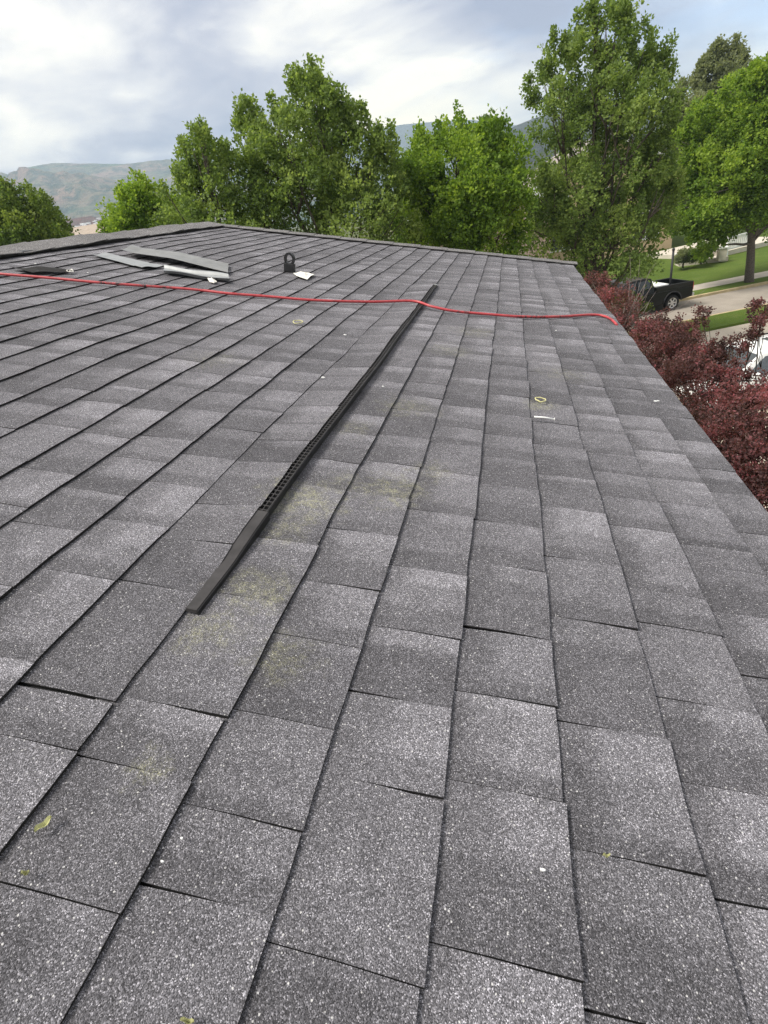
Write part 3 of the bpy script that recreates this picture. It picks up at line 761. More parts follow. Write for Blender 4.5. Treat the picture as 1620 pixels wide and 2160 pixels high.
def sprigs(pts, dirs, size, nleaf, tones, r, jitter=.35, aspect=.42):
    n = len(pts); P = np.repeat(pts, nleaf, 0); D = np.repeat(dirs, nleaf, 0); m = n * nleaf
    rd = r.normal(0, 1, (m, 3)); d = D * .55 + rd * .75; d /= np.linalg.norm(d, axis=1)[:, None]
    s = .80 * size * r.uniform(.6, 1.25, m); base = P + d * (s * r.uniform(.1, .9, m))[:, None] + r.normal(0, size * jitter, (m, 3))
    w = np.cross(d, r.normal(0, 1, (m, 3))); w /= np.linalg.norm(w, axis=1)[:, None] + 1e-9
    nm = np.cross(d, w)
    tip = base + d * s[:, None]; mid = base + d * (s * .45)[:, None]; hw = (s * aspect)[:, None]
    bend = nm * (s * .12)[:, None]
    V = np.stack([base, mid + w * hw + bend, tip, mid - w * hw + bend], 1).reshape(-1, 3)
    Fc = np.arange(4 * m).reshape(m, 4); T = np.clip(np.repeat(tones, nleaf) + r.normal(0, .16, m), 0, 1)
    return V, Fc, T
def limb(m, p0, p1, r0, r1, r, wob=.06, n=6):
    p0 = np.asarray(p0, float); p1 = np.asarray(p1, float); L_ = np.linalg.norm(p1 - p0); pts = []
    for k in range(n + 1):
        t = k / n; q = p0 * (1 - t) + p1 * t + np.array([0, 0, -.10 * L_ * math.sin(math.pi * t) * .5]); 
        if 0 < k < n: q = q + r.normal(0, wob * L_ * .25, 3)
        pts.append(q)
    m.tube(pts, [r0 * (1 - k / n) + r1 * k / n for k in range(n + 1)], 6)
def make_tree(name, label, cat, group, base, lobes, mat, bark, size, dens, seed, trunk_r=.16, nleaf=9, shoots=(), light=.5, tone_amp=.2, fork=.45, shell=.55, tspread=.26, loose=0.0, auto=3, lf=.42, lead=None):
    """lobes: (centre xyz, rx, rz).  Sprigs of leaves sit mostly in each lobe's outer shell."""
    r = np.random.default_rng(seed); base = np.asarray(base, float)
    root = empty(name, base, label, cat, group)
    cs = np.array([l[0] for l in lobes]); top = cs[:, 2].max(); zc = cs[:, 2].min()
    w = np.array([l[1] for l in lobes]); cen = (cs * (w ** 2)[:, None]).sum(0) / (w ** 2).sum()
    m = MB(); forkp = base + (cen - base) * fork; forkp[2] = base[2] + (cen[2] - base[2]) * (fork + .12)
    mid = base * .5 + forkp * .5; mid[:2] = base[:2] * .6 + forkp[:2] * .4
    topc = cs[np.argmax(cs[:, 2])] if lead is None else cs[lead]
    tp = catmull([base - np.array([0, 0, .1]), mid, forkp, forkp * .5 + topc * .5, topc], 5)
    n = len(tp); m.tube(tp, [trunk_r * (1.25 if k == 0 else 1) * (1 - .9 * k / (n - 1)) + .012 for k in range(n)], 9)
    for (c, rx, rz) in lobes:
        i = int(r.integers(n // 4, int(n * .75))); q = tp[i]; limb(m, q, np.asarray(c), trunk_r * lf * (1 - .5 * i / n), .012 * min(1, lf / .3), r)
        for _ in range(3):
            dd = r.normal(0, 1, 3); dd /= np.linalg.norm(dd); dd[2] = abs(dd[2]) * .7; limb(m, np.asarray(c) * .8 + q * .2, np.asarray(c) + dd * np.array([rx, rx, rz]) * .8, .03 * trunk_r / .16 * min(1, lf / .3), .006 * min(1, lf / .3), r, n=4)
    m.build('trunk', bark, root, smooth=True)
    P = []; Dd = []; T = []
    zmin, zmax = cs[:, 2].min() - 1, cs[:, 2].max() + 1
    for (c, rx, rz) in lobes:
        k = int(dens * (rx * rx + 2 * rx * rz) / 3); d = r.normal(0, 1, (k, 3)); d /= np.linalg.norm(d, axis=1)[:, None]
        # sub-clumps break the lobe's outline
        nc = max(5, int(k / 26)); cd = r.normal(0, 1, (nc, 3)); cd /= np.linalg.norm(cd, axis=1)[:, None]; cr = r.uniform(shell, 1.0 + .18 * loose, nc)
        ct = r.normal(0, tspread, nc); pick = r.integers(0, nc, k); sig = .17 + .05 * loose
        off = cd[pick] * cr[pick][:, None] + r.normal(0, sig, (k, 3))
        p = np.asarray(c) + off * np.array([rx, rx, rz]); out = off / (np.linalg.norm(off, axis=1)[:, None] + 1e-6)
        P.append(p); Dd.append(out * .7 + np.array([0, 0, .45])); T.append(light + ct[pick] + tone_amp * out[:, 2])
    for (tip, ln, sp) in shoots:                # upright leader shoots that break the skyline
        k = max(14, int(ln * 46)); t = r.uniform(0, 1, k); p = np.asarray(tip) - np.outer(1 - t, np.array([r.normal(0, .1), r.normal(0, .1), 1.0])) * ln + r.normal(0, 1, (k, 3)) * sp * (1.1 - t)[:, None] * np.array([1, 1, .5])
        P.append(p); Dd.append(np.tile([0, 0, .6], (k, 1)) + r.normal(0, .4, (k, 3))); T.append(np.full(k, light + .12))
    for (c, rx, rz) in lobes:
        for _ in range(auto):
            th = r.uniform(0, 6.28); q = r.uniform(0, .8); ln = rz * r.uniform(.5, 1.15); k = max(8, int(ln * 30)); t = r.uniform(0, 1, k)
            tip = np.asarray(c) + np.array([math.cos(th) * q * rx, math.sin(th) * q * rx, rz * (1.0 + r.uniform(.05, .35))])
            p = tip - np.outer(1 - t, np.array([r.normal(0, .15), r.normal(0, .15), 1.0])) * ln + r.normal(0, 1, (k, 3)) * (.12 * ln + .03) * (1.1 - t)[:, None]
            P.append(p); Dd.append(np.tile([0, 0, .6], (k, 1)) + r.normal(0, .4, (k, 3))); T.append(np.full(k, light + r.normal(.1, .12)))
    P = np.concatenate(P); Dd = np.concatenate(Dd); T = np.concatenate(T)
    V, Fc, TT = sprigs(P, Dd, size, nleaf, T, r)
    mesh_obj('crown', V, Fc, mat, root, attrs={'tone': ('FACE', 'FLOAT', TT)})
    return root
def lobes_at(y, L, yj=.25, seed=0, zs=1.0):
    """pixel centres and radii of the crown's masses, set y metres out and spread in depth"""
    r = np.random.default_rng(seed); out = []
    for (u, v, rad) in L:
        yy = y + r.uniform(-1, 1) * yj; c = at(u, v, yy); d = np.linalg.norm(ROT.T @ (c - CAM) * np.array([0, 0, 1])); k = rad * d / F
        out.append((c, k, k * zs))
    return out
def shoots_at(y, L):
    out = []
    for (u, v, ln) in L:
        c = at(u, v, y); d = abs((ROT.T @ (c - CAM))[2]); out.append((c, ln * d / F, .13 * ln * d / F + .04))
    return out
def on_ground(u, v, y): p = at(u, v, y); return np.array([p[0], p[1], 0.0])
G_TR = 'street trees beyond the roof'
# far left
make_tree('ash_tree', 'leafy ash tree at the far left edge behind the ridge', 'tree', G_TR, on_ground(40, 500, 19),
          lobes_at(19, [(5, 440, 48), (70, 440, 36), (55, 490, 60), (110, 495, 42), (-60, 460, 80), (-20, 520, 80), (90, 560, 80), (140, 510, 24)], .8, 1), M_LF_DK, M_BARK, .115, 620, 21,
          shoots=shoots_at(19, [(12, 384, 50), (64, 396, 46), (88, 408, 40), (122, 452, 30), (2, 378, 40)]))
make_tree('maple_tree', 'small bright green maple left of the roof peak', 'tree', G_TR, on_ground(290, 500, 20),
          lobes_at(20, [(310, 425, 40), (275, 445, 36), (340, 440, 36), (300, 480, 60), (250, 485, 28), (360, 490, 50), (222, 492, 16), (300, 540, 70)], .8, 2), M_LF_BR, M_BARK, .12, 800, 22, shoots=shoots_at(20, [(303, 390, 26), (340, 398, 24), (280, 410, 24)]), light=.6)
make_tree('ash_tree', 'olive green ash with a thin leaning leader above the roof peak', 'tree', G_TR, on_ground(440, 500, 17),
          lobes_at(17, [(425, 310, 28), (400, 330, 24), (465, 345, 34), (430, 380, 56), (390, 420, 50), (490, 400, 64), (400, 470, 60), (490, 480, 80), (560, 440, 70)], 1.0, 3), M_LF_OL, M_BARK, .11, 320, 23,
          shoots=shoots_at(17, [(424, 252, 60), (408, 275, 50), (384, 290, 40), (470, 298, 50), (432, 280, 60), (376, 350, 40)]), loose=.6)
make_tree('ash_tree', 'tall many-peaked ash in the middle, widest tree above the roof', 'tree', G_TR, on_ground(680, 500, 18),
          lobes_at(18, [(640, 205, 44), (680, 220, 36), (650, 265, 62), (610, 290, 54), (700, 290, 62), (555, 320, 52), (745, 275, 44), (600, 370, 80), (700, 380, 90), (770, 340, 56), (800, 400, 66), (640, 450, 90), (750, 460, 90), (560, 420, 60), (830, 470, 60), (520, 240, 22), (512, 275, 20)], 1.4, 4), M_LF_OL, M_BARK, .115, 290, 24,
          trunk_r=.2, shoots=shoots_at(18, [(656, 124, 70), (630, 145, 50), (612, 165, 50), (690, 175, 50), (705, 185, 40), (572, 200, 60), (508, 208, 50), (528, 205, 50), (500, 240, 40), (762, 214, 70), (735, 215, 50), (798, 262, 50), (820, 260, 60), (790, 300, 60)]), loose=.7)
make_tree('maple_tree', 'round bright green maple in front of the far blue ridge', 'tree', G_TR, on_ground(980, 520, 21),
          lobes_at(21, [(895, 310, 36), (965, 290, 46), (1035, 315, 48), (880, 365, 52), (960, 360, 70), (1060, 370, 60), (910, 430, 70), (1010, 430, 80), (1090, 420, 40), (870, 470, 50), (950, 500, 70), (1050, 500, 70)], 1.3, 5), M_LF_BR, M_BARK, .125, 640, 25,
          trunk_r=.2, shoots=shoots_at(21, [(965, 250, 30), (890, 270, 30), (1010, 268, 26), (1060, 282, 26), (935, 275, 26)]), light=.52, tspread=.24, auto=1)
make_tree('ash_tree', 'tallest airy tree with sky showing through, behind the roof corner', 'tree', G_TR, on_ground(1248, 600, 23.5),
          lobes_at(23.5, [(1255, 50, 36), (1300, 55, 30), (1265, 110, 60), (1330, 120, 54), (1180, 150, 46), (1150, 180, 34), (1210, 200, 70), (1290, 200, 70), (1370, 180, 54), (1400, 230, 46), (1170, 250, 50), (1250, 280, 76), (1330, 280, 70), (1180, 340, 56),
                     (1260, 370, 80), (1350, 370, 60), (1150, 420, 50), (1220, 440, 80), (1310, 450, 80), (1380, 440, 46), (1130, 490, 50), (1200, 510, 66), (1290, 520, 76), (1370, 490, 36), (1240, 555, 44), (1395, 330, 38), (1402, 400, 38), (1398, 465, 36)], 1.6, 6), M_LF_OL, M_BARK, .12, 275, 26,
          trunk_r=.21, shoots=shoots_at(23.5, [(1245, 2, 40), (1222, 14, 30), (1312, 12, 40), (1170, 62, 60), (1190, 72, 50), (1140, 130, 40), (1115, 160, 40), (1375, 60, 60), (1405, 90, 50), (1420, 130, 50)]), loose=.9, light=.46, fork=.3)
make_tree('poplar_tree', 'grey-green poplar with two pointed tops, far behind at right', 'tree', G_TR, on_ground(1520, 500, 58),
          lobes_at(58, [(1515, 140, 34), (1555, 135, 24), (1500, 180, 42), (1550, 185, 36), (1520, 230, 50), (1470, 210, 40), (1450, 250, 44), (1500, 300, 60), (1560, 290, 60), (1440, 310, 50), (1500, 380, 70), (1440, 400, 60)], 1.5, 7), M_LF_GR, M_BARKG, .24, 130, 27, trunk_r=.4,
          shoots=shoots_at(58, [(1517, 85, 50), (1505, 95, 50), (1553, 78, 60), (1572, 110, 40), (1478, 130, 40), (1440, 170, 40)]))
make_tree('maple_tree', 'large round maple on the far verge at the right edge', 'tree', G_TR, on_ground(1580, 597, 36.6),
          lobes_at(36.5, [(1600, 175, 40), (1545, 215, 46), (1600, 250, 70), (1490, 265, 44), (1520, 310, 70), (1455, 300, 34), (1610, 350, 80), (1460, 360, 44), (1540, 400, 80), (1470, 430, 50), (1600, 412, 60), (1510, 460, 50), (1450, 475, 34), (1660, 300, 110), (1680, 395, 80), (1485, 505, 30), (1560, 440, 36), (1640, 455, 45)], 2.0, 8), M_LF_BR, M_BARKG, .17, 280, 28,
          trunk_r=.24, shoots=shoots_at(36.5, [(1600, 128, 36), (1565, 150, 34), (1530, 180, 30), (1475, 225, 30), (1440, 262, 24)]), light=.55, tspread=.24, fork=.5)
# dark tree peeking over the round maple
make_tree('elm_tree', 'small dark treetop peeking over the round maple', 'tree', G_TR, on_ground(1030, 300, 44),
          lobes_at(44, [(1028, 270, 16), (1045, 278, 14), (1015, 280, 12), (1030, 310, 30), (1030, 370, 40)], .5, 9), M_LF_DK, M_BARK, .2, 260, 29, shoots=shoots_at(44, [(1030, 256, 14), (1045, 260, 12)]), light=.3)
# shrubs across the street
def shrub(label, u, v, y, rad, seed, mat=M_LF_SH, size=.1, z0=0.0):
    b = on_ground(u, v, y); b[2] = z0; c = b + np.array([0, 0, rad * .7]); r = np.random.default_rng(seed)
    L_ = [(c + r.normal(0, rad * .4, 3) * np.array([1, 1, .4]), rad * .6, rad * .5) for _ in range(5)]
    make_tree('shrub', label, 'shrub', 'shrubs across the street', b, L_, mat, M_BARK, size, 420, seed, trunk_r=.05, fork=.25)
shrub('low yellow-green shrub under the tallest tree', 1315, 585, 30, 1.1, 41)
shrub('pale shrub left of the parked truck', 1262, 590, 27, .8, 42)
shrub('dark clipped bush in front of the pale terrace wall', 1478, 560, 44.0, 1.0, 43, M_LF_DK, .12, .4)
shrub('small bush at the terrace wall corner beside the dark one', 1440, 566, 43.5, .7, 44, M_LF_GR, .12, .4)

# purple-leaf plum below the eave
def plum():
    Lp = [(1262, 612, 9.5, 26), (1250, 600, 10, 18), (1300, 650, 8.8, 36), (1335, 692, 8.0, 44), (1395, 708, 8.0, 34), (1448, 722, 7.8, 30), (1400, 745, 7.2, 52), (1465, 705, 7.8, 18), (1470, 760, 7.0, 40), (1430, 760, 7.2, 44), (1365, 725, 7.6, 40), (1500, 760, 6.8, 30), (1530, 850, 6.0, 40), (1425, 800, 6.6, 40), (1480, 668, 7.6, 14),
          (1450, 820, 6.4, 56), (1505, 805, 6.3, 30), (1545, 740, 6.6, 24), (1548, 795, 6.2, 28), (1605, 835, 5.9, 34), (1585, 700, 6.8, 24), (1605, 660, 6.9, 20), (1500, 880, 5.8, 62), (1565, 872, 5.8, 34), (1480, 940, 5.2, 54), (1560, 930, 5.2, 64), (1620, 900, 5.2, 60),
          (1540, 1010, 4.6, 56), (1610, 1000, 4.6, 64), (1600, 1080, 4.2, 60), (1650, 1060, 4.2, 80), (1680, 960, 4.8, 80), (1640, 1150, 3.9, 60), (1700, 860, 5.6, 60)]
    lob = []
    for (u, v, y, rad) in Lp:
        c = at(u, v, y); d = abs((ROT.T @ (c - CAM))[2]); k = 1.1 * rad * d / F; lob.append((c, k, k * .9))
    base = np.array([3.6, 7.0, 0.0])
    t = make_tree('plum_tree', 'purple-leaved plum tree with dark red foliage beside the eave', 'tree', None, base, lob, M_LF_PL, M_BARK, .032, 5400, 33, lf=.15, lead=4, trunk_r=.04, nleaf=9, light=.40, tspread=.26, tone_amp=.10, loose=.9, fork=.4)
    r = np.random.default_rng(4); m = MB()                      # bare grey twigs
    o0 = at(1300, 720, 8.0)
    for (u, v) in [(1352, 625), (1368, 640), (1340, 630), (1330, 655), (1380, 660), (1350, 690), (1318, 640), (1360, 600), (1390, 690)]:
        limb(m, o0 + r.normal(0, .04, 3), at(u, v, 8.2 + r.normal(0, .25)), .009, .003, r, .10, 7)
        for _ in range(3): p = at(u, v, 8.2); limb(m, o0 * .45 + p * .55, p + r.normal(0, .22, 3), .004, .0015, r, .1, 4)
    m.build('twigs', M_TWIG, t, smooth=True)
plum()

# ------------------------------------------------------------------ vehicles
M_BLK = simple('black_car_paint', (.004, .0045, .005), .3, .25, var=.1, coat=.15)
M_WCAR = simple('white_car_paint', (.80, .81, .80), .3, .5, var=.02, coat=.5)
M_TYRE = simple('tyre_rubber', (.014, .014, .014), .85, .2)
M_RIM = simple('alloy', (.62, .62, .62), .3, .5, .8, var=.08)
M_CHROME = simple('bumper_chrome', (.60, .60, .60), .3, .5, .7, var=.1)
M_RED_L = simple('tail_lens', (.45, .015, .015), .25, .5, var=.1)
M_TRIM = simple('grey_trim', (.022, .022, .024), .6, .4)
class Frame:
    def __init__(s, o, fwd): s.o = np.asarray(o, float); s.x = _n(np.asarray(fwd, float)); s.z = np.array([0, 0, 1.0]); s.y = np.cross(s.z, s.x)
    def p(s, x, y, z): return s.o + x * s.x + y * s.y + z * s.z
    def box(s, m, x0, x1, y0, y1, z0, z1): m.box(s.p((x0 + x1) / 2, (y0 + y1) / 2, (z0 + z1) / 2), s.x * (x1 - x0) / 2, s.y * (y1 - y0) / 2, s.z * (z1 - z0) / 2)
def arch(cx, r, z0, n=10): return [(cx + r * math.cos(t), z0 + r * math.sin(t)) for t in np.linspace(math.pi, 0, n)]
def wheel(fr, root, x, y, side, r=.385, w=.24, spokes=6):
    c = fr.p(x, y, r); wroot = None; ax = fr.y * side; n = 28
    V = []; Fc = []; prof = [(r * .66, -w / 2), (r * .93, -w / 2), (r, -w / 2 + .03), (r, w / 2 - .03), (r * .93, w / 2), (r * .66, w / 2)]
    for k in range(n):
        t = 2 * math.pi * k / n; d = math.cos(t) * fr.x + math.sin(t) * fr.z
        for rr, o in prof: V.append(c + rr * d + o * ax)
    for k in range(n):
        a, b = 6 * k, 6 * ((k + 1) % n)
        for q in range(6): Fc.append((a + q, a + (q + 1) % 6, b + (q + 1) % 6, b + q))
    ty = mesh_obj('wheel', V, Fc, M_TYRE, root, c, smooth=False)
    m = MB(); ring = []
    for rad, o in ((r * .67, w / 2 - .015), ):
        V = []; Fc = []
        for k in range(n):
            t = 2 * math.pi * k / n; d = math.cos(t) * fr.x + math.sin(t) * fr.z
            V += [c + r * .68 * d + (w / 2 - .01) * ax, c + r * .58 * d + (w / 2 - .02) * ax, c + r * .58 * d + (w / 2 - .08) * ax, c + r * .68 * d + (w / 2 - .08) * ax]
        for k in range(n):
            a, b = 4 * k, 4 * ((k + 1) % n)
            for q in range(4): Fc.append((a + q, a + (q + 1) % 4, b + (q + 1) % 4, b + q))
        m.add(V, Fc)
    for k in range(spokes):
        t = 2 * math.pi * k / spokes; d = math.cos(t) * fr.x + math.sin(t) * fr.z; e = -math.sin(t) * fr.x + math.cos(t) * fr.z
        m.box(c + r * .34 * d + (w / 2 - .03) * ax, d * r * .30, e * r * .085, ax * .018)
    m.tube([c + (w / 2 - .07) * ax, c + (w / 2 - .005) * ax], r * .17, 12)
    m.build('rim', M_RIM, ty, c)
    m = MB(); m.tube([c + (w / 2 - .10) * ax, c + (w / 2 - .085) * ax], r * .62, 20); m.build('brake_disc', M_TRIM, ty, c)
def pickup():
    fwd = -GROUND_E; o = ground(1413, 655); fr = None
    base = o + GROUND_E * 0 + GROUND_N * .80                     # rear axle, mid track
    fr = Frame(base + np.array([0, 0, .01]), fwd); root = empty('pickup_truck', base, 'black pickup truck parked at the far kerb with open bed', 'truck'); hw = .93; wb = 3.2
    sgn = 1 if (fr.y @ -GROUND_N) > 0 else -1                    # +1 side that faces us
    z0, zb = .46, 1.02
    side = [(-1.05, z0 + .08), (-1.10, .60), (-1.10, zb)] + [(.98, zb), (1.02, zb)] + [(wb + .05, 1.04), (wb + .65, 1.0), (wb + .92, .90), (wb + .98, .55), (wb + .9, z0)]
    low = [(wb + .9, z0)] + list(reversed(arch(wb, .47, z0))) + [(wb - .5, z0 - .08), (.5, z0 - .08)] + list(reversed(arch(0, .47, z0))) + [(-1.05, z0 + .08)]
    m = MB(); poly = side[:-1] + low[:-1]
    m.prism([fr.p(x, -hw, z) for x, z in poly], fr.y * 2 * hw); m.build('body', M_BLK, root, bevel=.02)
    m = MB(); ct = 1.27
    for s in (-1, 1): fr.box(m, -1.08, .98, s * (hw - .03) - .05, s * (hw - .03) + .05, zb + .001, ct)
    fr.box(m, -1.09, -1.0, -hw + .081, hw - .081, zb + .001, ct - .01); fr.box(m, .93, 1.0, -hw + .081, hw - .081, zb + .001, ct + .02)
    m.build('bed_wall', M_BLK, root, bevel=.02)
    m = MB(); 
    for s in (-1, 1): fr.box(m, -1.05, .95, s * (hw - .03) - .055, s * (hw - .03) + .055, ct + .002, ct + .02)
    m.build('bed_rail', M_TRIM, root, bevel=.006)
    m = MB(); fr.box(m, .15, .86, -.72, .72, ct - .12, ct + .05); m.build('bed_box', M_WHITE, root, bevel=.02)
    # cab with sloped glass
    prof = [(1.03, zb + .002), (1.06, 1.30), (1.22, 1.74), (1.6, 1.79), (2.3, 1.77), (2.62, 1.70), (3.25, 1.10), (3.3, zb + .002)]
    ins = lambda z: .10 * max(0, z - 1.25) / .5
    V = [fr.p(x, -hw + .02 + ins(z), z) for x, z in prof] + [fr.p(x, hw - .02 - ins(z), z) for x, z in prof]; n = len(prof)
    mm = MB(); mm.add(V, [tuple(range(n)), tuple(reversed(range(n, 2 * n)))] + [(i, n + i, n + (i + 1) % n, (i + 1) % n) for i in range(n)]); mm.build('cab', M_BLK, root, bevel=.025)
    for s in (-1, 1):
        for x0, x1, x2, x3 in ((1.28, 1.98, 1.96, 1.34), (2.08, 3.05, 2.55, 2.08)):
            y = lambda z: s * (hw - .012 - ins(z)); m = MB()
            q = [fr.p(x0, y(1.30), 1.30), fr.p(x1, y(1.30), 1.30), fr.p(x2, y(1.68), 1.68), fr.p(x3, y(1.68), 1.68)]
            m.prism(q, fr.y * s * .008); m.build('window', M_GLASS, root)
    m = MB(); m.prism([fr.p(1.065, -.72, 1.34), fr.p(1.065, .72, 1.34), fr.p(1.19, .66, 1.68), fr.p(1.19, -.66, 1.68)], -fr.x * .02); m.build('rear_window', M_GLASS, root)
    for s in (-1, 1):
        wheel(fr, root, 0, s * (hw - .11), s); wheel(fr, root, wb, s * (hw - .11), s)
        m = MB(); fr.box(m, -1.125, -1.04, s * (hw - .09) - .085, s * (hw - .09) + .085, .86, 1.22); m.build('tail_light', M_RED_L, root, bevel=.015)
        m = MB(); fr.box(m, 1.15, 2.85, s * (hw + .01) - .015, s * (hw + .01) + .015, .62, .66); m.build('door_trim', M_TRIM, root)
        m = MB(); fr.box(m, 2.15, 2.32, s * (hw + .012) - .018, s * (hw + .012) + .018, .96, 1.0); m.build('door_handle', M_TRIM, root, bevel=.006)
        V = []; Fc = []; nn = 12                                # flared arch lip
        for cx in (0, wb):
            mm = MB(); mm.tube([fr.p(x, s * (hw + .005), z) for x, z in arch(cx, .475, z0, 14)], .035, 6); mm.build('arch_flare', M_TRIM, root, smooth=True)
    m = MB(); fr.box(m, -1.24, -1.11, -hw + .04, hw - .04, .52, .70); m.build('rear_bumper', M_CHROME, root, bevel=.03)
    m = MB(); fr.box(m, wb + .93, wb + 1.05, -hw + .04, hw - .04, .48, .68); m.build('front_bumper', M_BLK, root, bevel=.03)
    m = MB(); fr.box(m, -1.118, -1.10, -.16, .16, 1.10, 1.15); m.build('tailgate_handle', M_TRIM, root)
pickup()
M_CGL = simple('car_glass', (.085, .095, .105), .08, .8, var=.15)  # grey base colour stands in for sky reflected in the glass
def suv():
    c0 = ground(1605, 792, .75); fwd = -_n(np.array([.97, .24, 0])); base = np.array([c0[0], c0[1], .012]); fr = Frame(base, fwd); hw = .93
    root = empty('parked_car', base, 'white car parked on the pale driveway behind the plum tree', 'car'); wb = 1.4; z0 = .32
    low = list(reversed(arch(wb, .40, z0))) + [(wb - .5, z0 - .06), (-wb + .5, z0 - .06)] + list(reversed(arch(-wb, .40, z0)))
    poly = [(-2.25, z0 + .05), (-2.34, .60), (-2.30, 1.02)] + [(2.05, 1.00), (2.3, .86), (2.36, .55), (2.25, z0)] + low
    m = MB(); m.prism([fr.p(x, -hw, z) for x, z in poly], fr.y * 2 * hw); m.build('body', M_WCAR, root, bevel=.04)
    prof = [(-2.28, 1.021), (-2.12, 1.40), (-1.92, 1.66), (-1.2, 1.735), (.1, 1.73), (.62, 1.64), (1.42, 1.03), (1.44, 1.021)]; n = len(prof)
    ins = lambda z: .04 + .16 * max(0, z - 1.02) / .7
    V = [fr.p(x, -hw + ins(z), z) for x, z in prof] + [fr.p(x, hw - ins(z), z) for x, z in prof]
    m = MB(); m.add(V, [tuple(range(n)), tuple(reversed(range(n, 2 * n)))] + [(i, n + i, n + (i + 1) % n, (i + 1) % n) for i in range(n)]); m.build('cabin', M_WCAR, root, bevel=.04)
    for s in (-1, 1):
        for q in (((-2.08, 1.1), (-1.30, 1.08), (-1.26, 1.60), (-1.86, 1.58)), ((-1.2, 1.08), (-.16, 1.07), (-.18, 1.62), (-1.17, 1.62)), ((-.06, 1.07), (1.12, 1.06), (.52, 1.58), (-.08, 1.62))):
            m = MB(); pts = [fr.p(x, s * (hw - ins(z) + .004), z) for x, z in q]; m.prism(pts, fr.y * s * .008); m.build('window', M_CGL, root)
        m = MB(); m.tube([fr.p(-1.9, s * .62, 1.70), fr.p(-1.7, s * .62, 1.80), fr.p(-.2, s * .62, 1.80), fr.p(.1, s * .62, 1.735)], .022, 6); m.build('roof_rail', M_TRIM, root, smooth=True)
        for x in (-wb, wb): wheel(fr, root, x, s * (hw - .11), s, .335, .22, 5)
        m = MB(); fr.box(m, .78, .94, s * 1.02 - .09, s * 1.02 + .09, 1.08, 1.22); m.build('mirror', M_WCAR, root, bevel=.03)
        m = MB(); fr.box(m, -2.36, -2.26, s * .78 - .11, s * .78 + .11, .82, 1.02); m.build('tail_light', M_RED_L, root, bevel=.02)
        m = MB(); fr.box(m, 2.14, 2.34, s * .72 - .16, s * .72 + .16, .70, .86); m.build('headlight', M_CHROME, root, bevel=.03)
    m = MB(); m.prism([fr.p(.66, -.66, 1.61), fr.p(.66, .66, 1.61), fr.p(1.36, .76, 1.10), fr.p(1.36, -.76, 1.10)], (fr.x * .6 + fr.z * .8) * .012); m.build('windscreen', M_CGL, root)
    m = MB(); fr.box(m, -.9, -.1, -.42, .42, 1.73, 1.742); m.build('sunroof', M_CGL, root, bevel=.004)
suv()

# ------------------------------------------------------------------ across the street
def pole():
    b = on_ground(1414, 595, 33.2); m = MB(); b[2] = .12; root = empty('lamp_post', b, 'slim dark post standing behind the truck bed', 'post')
    m.tube([b, b + np.array([0, 0, 2.6])], .055, 10); m.build('post', M_TRIM, root, smooth=True)
    m = MB(); m.tube([b, b + np.array([0, 0, .08])], .12, 10); m.build('base_plate', M_TRIM, root)
    m = MB(); m.tube([b + np.array([0, 0, 2.58]), b + np.array([0, 0, 2.68]), b + np.array([0, 0, 2.74])], [.06, .075, .02], 10); m.build('finial', M_TRIM, root)
pole()
M_TERR = simple('pale_stucco_wall', (.56, .51, .43), .9, .2, var=.1, scale=2)
M_TAN = simple('tan_stucco', (.56, .42, .27), .9, .2, var=.10, scale=1.2)
M_ROOFP = simple('weathered_roof', (.30, .26, .245), .9, .2, var=.2, scale=6, bump=.2)
M_TANROOF = simple('tan_shingle', (.36, .30, .245), .9, .2, var=.2, scale=7, bump=.2)
M_REDB = simple('red_fascia', (.36, .12, .08), .8, .2, var=.15)
def vec(a, b): return np.asarray(b, float) - np.asarray(a, float)
